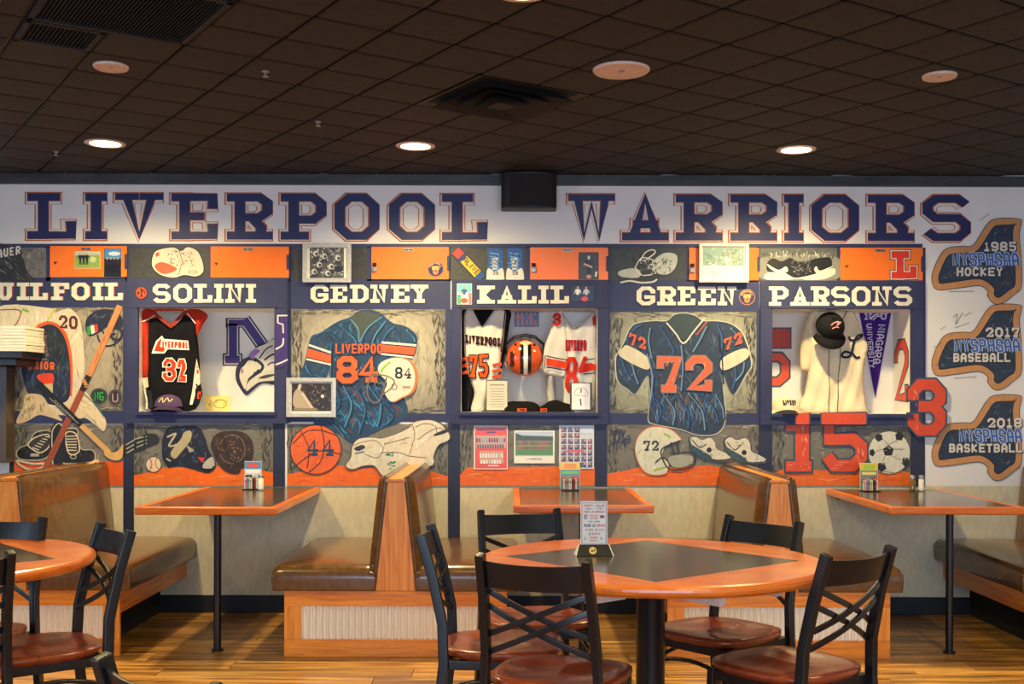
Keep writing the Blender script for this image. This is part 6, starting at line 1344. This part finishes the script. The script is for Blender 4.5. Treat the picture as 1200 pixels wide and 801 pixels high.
def s3(P):
    P.rect(678.5, 296, 701, 326.5, C(62, 58, 44)); figure(P, 690, 299, 326, C(24, 26, 50), C(20, 20, 36), C(210, 200, 190)); P.line([(684, 309), (694, 313)], 2.4, SKIN); P.line([(699, 318), (698, 324)], 2, WH); P.ell(690, 324, 3, 2.4, C(210, 130, 110), 10)
flat_card('player_photo', 678, 295.5, 701.5, 327, DY, s3, 'photo of a dark-clad football player on the door right of the blue shoes', 'photo', C(40, 38, 30))
def s4(P):
    P.rect(536, 332.5, 552.5, 356, C(236, 228, 214)); P.rect(536, 332.5, 552.5, 342, C(120, 190, 200)); P.rect(536, 345, 540, 356, C(70, 170, 90)); P.rect(549, 343, 552.5, 356, C(220, 120, 110)); figure(P, 544, 335, 353, C(50, 90, 150), C(226, 226, 226)); P.ell(544, 352, 4.4, 3, C(226, 80, 50), 12)
flat_card('player_card', 535.5, 332, 553, 356.5, WY - PR - .0004, s4, 'small pastel player card left of the name KALIL', 'photo', C(236, 230, 216))
def s5(P):
    P.rect(669, 334.5, 696, 353, C(30, 28, 36)); figure(P, 677, 335, 353, C(226, 224, 220), C(40, 40, 60)); figure(P, 687, 335.5, 353, C(190, 186, 196), C(40, 40, 60)); P.ell(685, 350, 4, 3, C(214, 50, 44), 12)
flat_card('small_photo', 668.5, 334, 696.5, 353.5, WY - PR - .0004, s5, 'dark photo of two men in light shirts right of the name KALIL', 'photo', C(26, 24, 30))
def p1(P):
    P.rect(556.5, 499.5, 594, 548.5, C(226, 70, 40)); P.rect(559, 502, 592, 504, C(60, 60, 110)); P.rect(570, 505.5, 581, 507, C(60, 60, 110)); crowd(P, 558, 510, 593, 525, 12, 2, [C(80, 84, 110), C(160, 150, 150), C(120, 60, 50)], C(190, 160, 150)); crowd(P, 562, 528, 590, 543, 9, 2, [C(240, 236, 228), C(226, 220, 214), C(180, 190, 180)], C(200, 150, 130)); P.rect(572, 544.5, 584, 546, C(240, 210, 200))
flat_card('team_poster', 555.3, 498.5, 595, 549.5, WY - .0045, p1, 'orange team poster with two group pictures, left one under the middle recess', 'poster', C(240, 234, 226), group='team posters under the middle recess')
def p2(P):
    P.rect(604, 505.5, 648, 514, C(186, 196, 210)); P.poly([(604, 512), (604, 507), (612, 510), (648, 511), (648, 518), (604, 518)], C(60, 74, 50)); P.rect(604, 517, 648, 533.5, C(84, 130, 50)); crowd(P, 606, 515, 647, 526, 16, 2, [C(150, 60, 50), C(170, 80, 60), C(120, 50, 60)]); P.line([(604, 533.5), (648, 533.5)], .7, C(200, 196, 180)); P.text('LIVERPOOL', 617, 536.5, 636, 538.5, .4, C(120, 116, 110))
flat_card('team_photo', 602.5, 504.2, 650, 542.5, WY - .0045, p2, 'wide team photo on a green field with white border, between the two posters', 'photo', C(238, 234, 222), group='team posters under the middle recess')
def p3(P):
    P.rect(656, 499, 695, 548, C(206, 204, 208))
    for j in range(7): crowd(P, 657 + (0 if j > 1 else 0), 500.5 + j * 6.8, 694 if j > 1 else 680, 506.3 + j * 6.8, 7 if j > 1 else 4, 1, [C(50, 50, 90), C(150, 60, 50), C(70, 70, 110)], C(96, 92, 120))
    for k in range(5): P.rect(656 + 7.8 * k, 499, 657.6 + 7.8 * k, 548, C(214, 210, 214), up=False)
    P.rect(664, 527, 684, 529.5, C(226, 70, 60)); P.rect(682, 500, 694, 508, C(200, 210, 226))
flat_card('team_poster', 655, 498, 696, 549, WY - .0045, p3, 'collage poster of many small player portraits, right one under the middle recess', 'poster', C(230, 228, 226), group='team posters under the middle recess')
def badge(x, y, r_, Y, label, txt='FOOTBALL', numb='4'):
    P = Paint(Y, dz=4e-4); P.ell(x, y, r_, r_, C(34, 38, 84), 32); P.ring(x, y, r_ * .93, r_ * .93, .5, C(236, 150, 70))
    for k, ch in enumerate(txt):
        an = radians(-155 + 130 * k / (len(txt) - 1)); cx, cy = x + r_ * .74 * cos(an), y + r_ * .74 * sin(an); ca, sa = cos(an + pi / 2), sin(an + pi / 2)
        P.glyph(ch, -1.0, -1.3, 1.0, 1.3, .55, C(240, 170, 100), bend=lambda u, v: (cx + u * ca - v * sa, cy + u * sa + v * ca), up=(k == 0))
    P.poly([(x - 3.2, y - 2), (x + 3.2, y - 2), (x + 3, y + 5), (x, y + 7), (x - 3, y + 5)], C(240, 140, 60)); P.poly([(x - 4.4, y - 2.4), (x - 3, y - 3.4), (x + 3, y - 3.4), (x + 4.4, y - 2.4), (x + 4.2, y + 1), (x - 4.2, y + 1)], C(240, 170, 90)); P.glyph(numb, x - 1.4, y - 1, x + 1.4, y + 4.4, .8, C(40, 40, 90)); o = P.build('round_badge', label=label, cat='sticker', m=M_PRINT, group='round team badges'); return o
badge(510.5, 315, 9.6, DY - .0006, 'round navy and orange football badge on the door above the name GEDNEY', 'FOOTBALL')
badge(875.5, 348, 9.6, WY - .0022, 'round navy and orange badge right of the name GREEN', 'BASEBALL')
P = Paint(YF - .0005, dz=4e-4); P.ell(165.5, 343, 7.3, 7.6, C(40, 34, 50), 28); P.ell(165.5, 343, 6.4, 6.7, C(232, 84, 44), 28); P.ell(165.5, 343, 4.6, 4.8, C(60, 30, 40), 24); P.glyph('2', 162, 339.5, 165, 346.5, .9, C(240, 120, 70)); P.glyph('4', 166, 339.5, 169.2, 346.5, .9, C(240, 120, 70)); P.build('round_badge', label='small round red badge left of the name SOLINI', cat='sticker', m=M_PRINT, group='round team badges')
P = Paint(DY - .0006, dz=4e-4)
for g_, c in ((1.9, C(30, 34, 60)), (1.0, WH), (0, C(222, 56, 30))): P.glyph('L', 1044.5, 294, 1074.5, 326.5, 8.4, c, SLAB, grow=g_)
P.build('letter_decal', label='big red letter L decal with white and navy edge on the top right orange door', cat='sticker', m=M_PRINT)

# ================================================================ things on the tables
def caddy(x, y, label, hue, cw=.10):
    t = root('condiment_caddy', (x, y, .7612), label, 'caddy', 'caddies on the wall tables')
    B('tray', M_BLACK, t, -.05, .05, -.045, .045, 0, .006, bevel=.002)
    for sx in (-1, 1):
        for sy in (-1, 1): MB().cyl((sx * .045, sy * .040), .002, .006, .07, 8).build('wire_post', M_STEEL, t)
    MB().tube([(-.045, -.04, .07), (.045, -.04, .07), (.045, .04, .07), (-.045, .04, .07), (-.045, -.04, .07)], .002, 6).build('wire_rim', M_STEEL, t)
    for k, c in enumerate((C(236, 226, 210), C(230, 120, 150), C(120, 170, 220), C(240, 210, 80), C(226, 226, 220), C(60, 60, 66), C(190, 50, 40), C(236, 230, 220))):
        B('sugar_packet', mat('packet%d' % k, c, .5), t, -.04 + .01 * k, -.033 + .01 * k, -.034, .012, .0062, .066 + .004 * (k % 3), bevel=.001)
    MB().box(-cw / 2, cw / 2, .020, .024, .0062, .165).build('menu_card', M_WHITE, t)
    w, l, u = x, .7612, y + .0195
    P = Paint(0, xf=lambda a_, b_: (a_, b_), dz=4e-4); P.Y = u
    q = lambda a0, b0, a1, b1, c: P.rect(w + a0 * cw / 2, l + b0, w + a1 * cw / 2, l + b1, c)
    q(-.96, .008, .96, .163, hue[0]); q(-.96, .12, .96, .163, hue[1]); q(-.6, .128, .6, .156, hue[2]); q(-.8, .095, .8, .112, hue[3]); q(-.9, .03, -.1, .085, hue[4]); q(.1, .03, .9, .085, hue[5])
    P.build('card_print', t, m=M_PRINT)
caddy(-1.532, 6.70, 'condiment caddy with a blue and red card on the left wall table', (C(220, 226, 236), C(80, 150, 200), C(220, 90, 90), C(240, 240, 240), C(60, 60, 70), C(200, 200, 206)), .10)
caddy(.345, 6.70, 'condiment caddy with a yellow and blue card on the middle wall table', (C(80, 150, 170), C(240, 200, 50), C(240, 150, 50), C(120, 190, 90), C(150, 120, 80), C(190, 70, 50)), .12)
caddy(2.115, 6.70, 'condiment caddy with a yellow and green card on the right wall table', (C(80, 150, 170), C(236, 200, 40), C(170, 200, 70), C(240, 220, 120), C(150, 120, 80), C(190, 70, 50)), .105)
def shaker(x, y, label, fill):
    t = root('salt_shaker', (x, y, .7612), label, 'shaker', 'glass shakers on the wall tables')
    MB().lathe((0, 0), [(0, 0), (.017, 0), (.0175, .01), (.016, .07), (.014, .072), (0, .072)], 16).build('jar', mat('jar_%s' % fill[0], fill[1], .15, coat=.5), t, smooth=True)
    MB().lathe((0, 0), [(.0165, .0721), (.0168, .086), (.013, .094), (0, .096)], 16).build('cap', M_STEEL, t, smooth=True)
shaker(2.372, 6.72, 'pepper shaker, brownish left one of two on the right wall table', ('pepper', C(120, 90, 44)))
shaker(2.425, 6.72, 'salt shaker, white right one of two on the right wall table', ('salt', C(236, 230, 214)))
shaker(-1.468, 6.64, 'salt shaker beside the caddy on the left wall table', ('salt', C(236, 230, 214)))

t = root('table_tent', (.285, 3.93, .7612), 'white printed drinks card in a black stand on the big round table', 'table card', None, radians(3))
m = MB(); m.add([(-.062, -.03, 0), (.062, -.03, 0), (.062, .03, 0), (-.062, .03, 0), (-.05, -.007, .036), (.05, -.007, .036), (.05, .007, .036), (-.05, .007, .036)], [(0, 1, 5, 4), (1, 2, 6, 5), (2, 3, 7, 6), (3, 0, 4, 7), (4, 5, 6, 7), (3, 2, 1, 0)]); m.build('stand', mat('tent_black', C(26, 24, 22), .4), t, bevel=.001)
for s in (-1, 1): MB().add([(s * .063, -.031, 0), (s * .063, .031, 0), (s * .0505, 0, .037), (s * .066, -.031, 0), (s * .066, .031, 0), (s * .0535, 0, .037)], [(0, 1, 2), (5, 4, 3), (0, 3, 4, 1), (1, 4, 5, 2), (2, 5, 3, 0)]).build('stand_end', M_WHITE, t)
B('card', M_WHITE, t, -.047, .047, -.0015, .0015, .030, .185, bevel=.0005)
P = Paint(0, xf=lambda a_, b_: (a_, -b_), dz=2e-4); P.Y = -.0019
P.line([(-.043, -.181), (.043, -.181), (.043, -.036), (-.043, -.036)], .001, C(60, 60, 130), closed=True); P.line([(-.0405, -.1785), (.0405, -.1785), (.0405, -.0385), (-.0405, -.0385)], .0008, C(200, 60, 60), closed=True)
R2, K2 = C(200, 40, 50), C(50, 40, 50)
P.text('HAPPY HOUR', -.036, -.174, .036, -.166, .0015, R2); P.text('MON - FRI', -.03, -.163, .03, -.157, .0012, C(60, 50, 110)); P.text('TOP 10 DEALS', -.036, -.153, .036, -.145, .0016, R2); P.text('$7', -.035, -.139, -.024, -.124, .0022, K2); P.text('PINTS', -.014, -.138, .012, -.132, .0011, R2); P.text('WINGS', -.014, -.129, .012, -.123, .0011, R2); P.ell(.028, -.132, .0085, .006, C(150, 50, 50), 14)
P.text('AND MORE', -.02, -.118, .02, -.113, .0009, K2); P.text('20.00', -.036, -.107, -.012, -.097, .0017, K2); P.text('10', -.006, -.107, .004, -.097, .0017, K2); P.text('DRINKS', .01, -.106, .038, -.098, .0013, R2); P.text('5', -.03, -.091, -.025, -.083, .0014, K2); P.text('BEER', -.02, -.09, -.003, -.084, .001, R2); P.text('5', .005, -.091, .010, -.083, .0014, K2); P.text('WINE', .015, -.09, .034, -.084, .001, R2)
P.text('5', -.018, -.077, -.013, -.069, .0014, K2); P.text('SHOTS', -.008, -.076, .02, -.07, .001, R2); P.text('4', -.034, -.062, -.028, -.053, .0014, K2); P.text('COMBO', -.016, -.063, .012, -.057, .001, R2); P.text('MEALS', -.016, -.053, .012, -.047, .001, R2); P.text('5', .022, -.062, .028, -.053, .0014, K2)
P.build('card_print', t, m=M_PRINT, world=False)
P = Paint(0, xf=lambda a_, b_: (a_, -b_), dz=3e-4); P.Y = 0; P.surf = lambda x_, z_: -.03 + .023 * z_ / .036; P.lift = .0008
P.ell(-.006, -.017, .013, .0115, C(226, 190, 110), 24); P.ell(-.009, -.015, .003, .003, C(60, 50, 30), 12); P.ell(.0, -.019, .003, .003, C(60, 50, 30), 12); P.line([(-.013, -.022), (-.001, -.013)], .0014, C(60, 50, 30)); P.build('emblem', t, m=M_PRINT, world=False)
print('objects', len(bpy.data.objects))
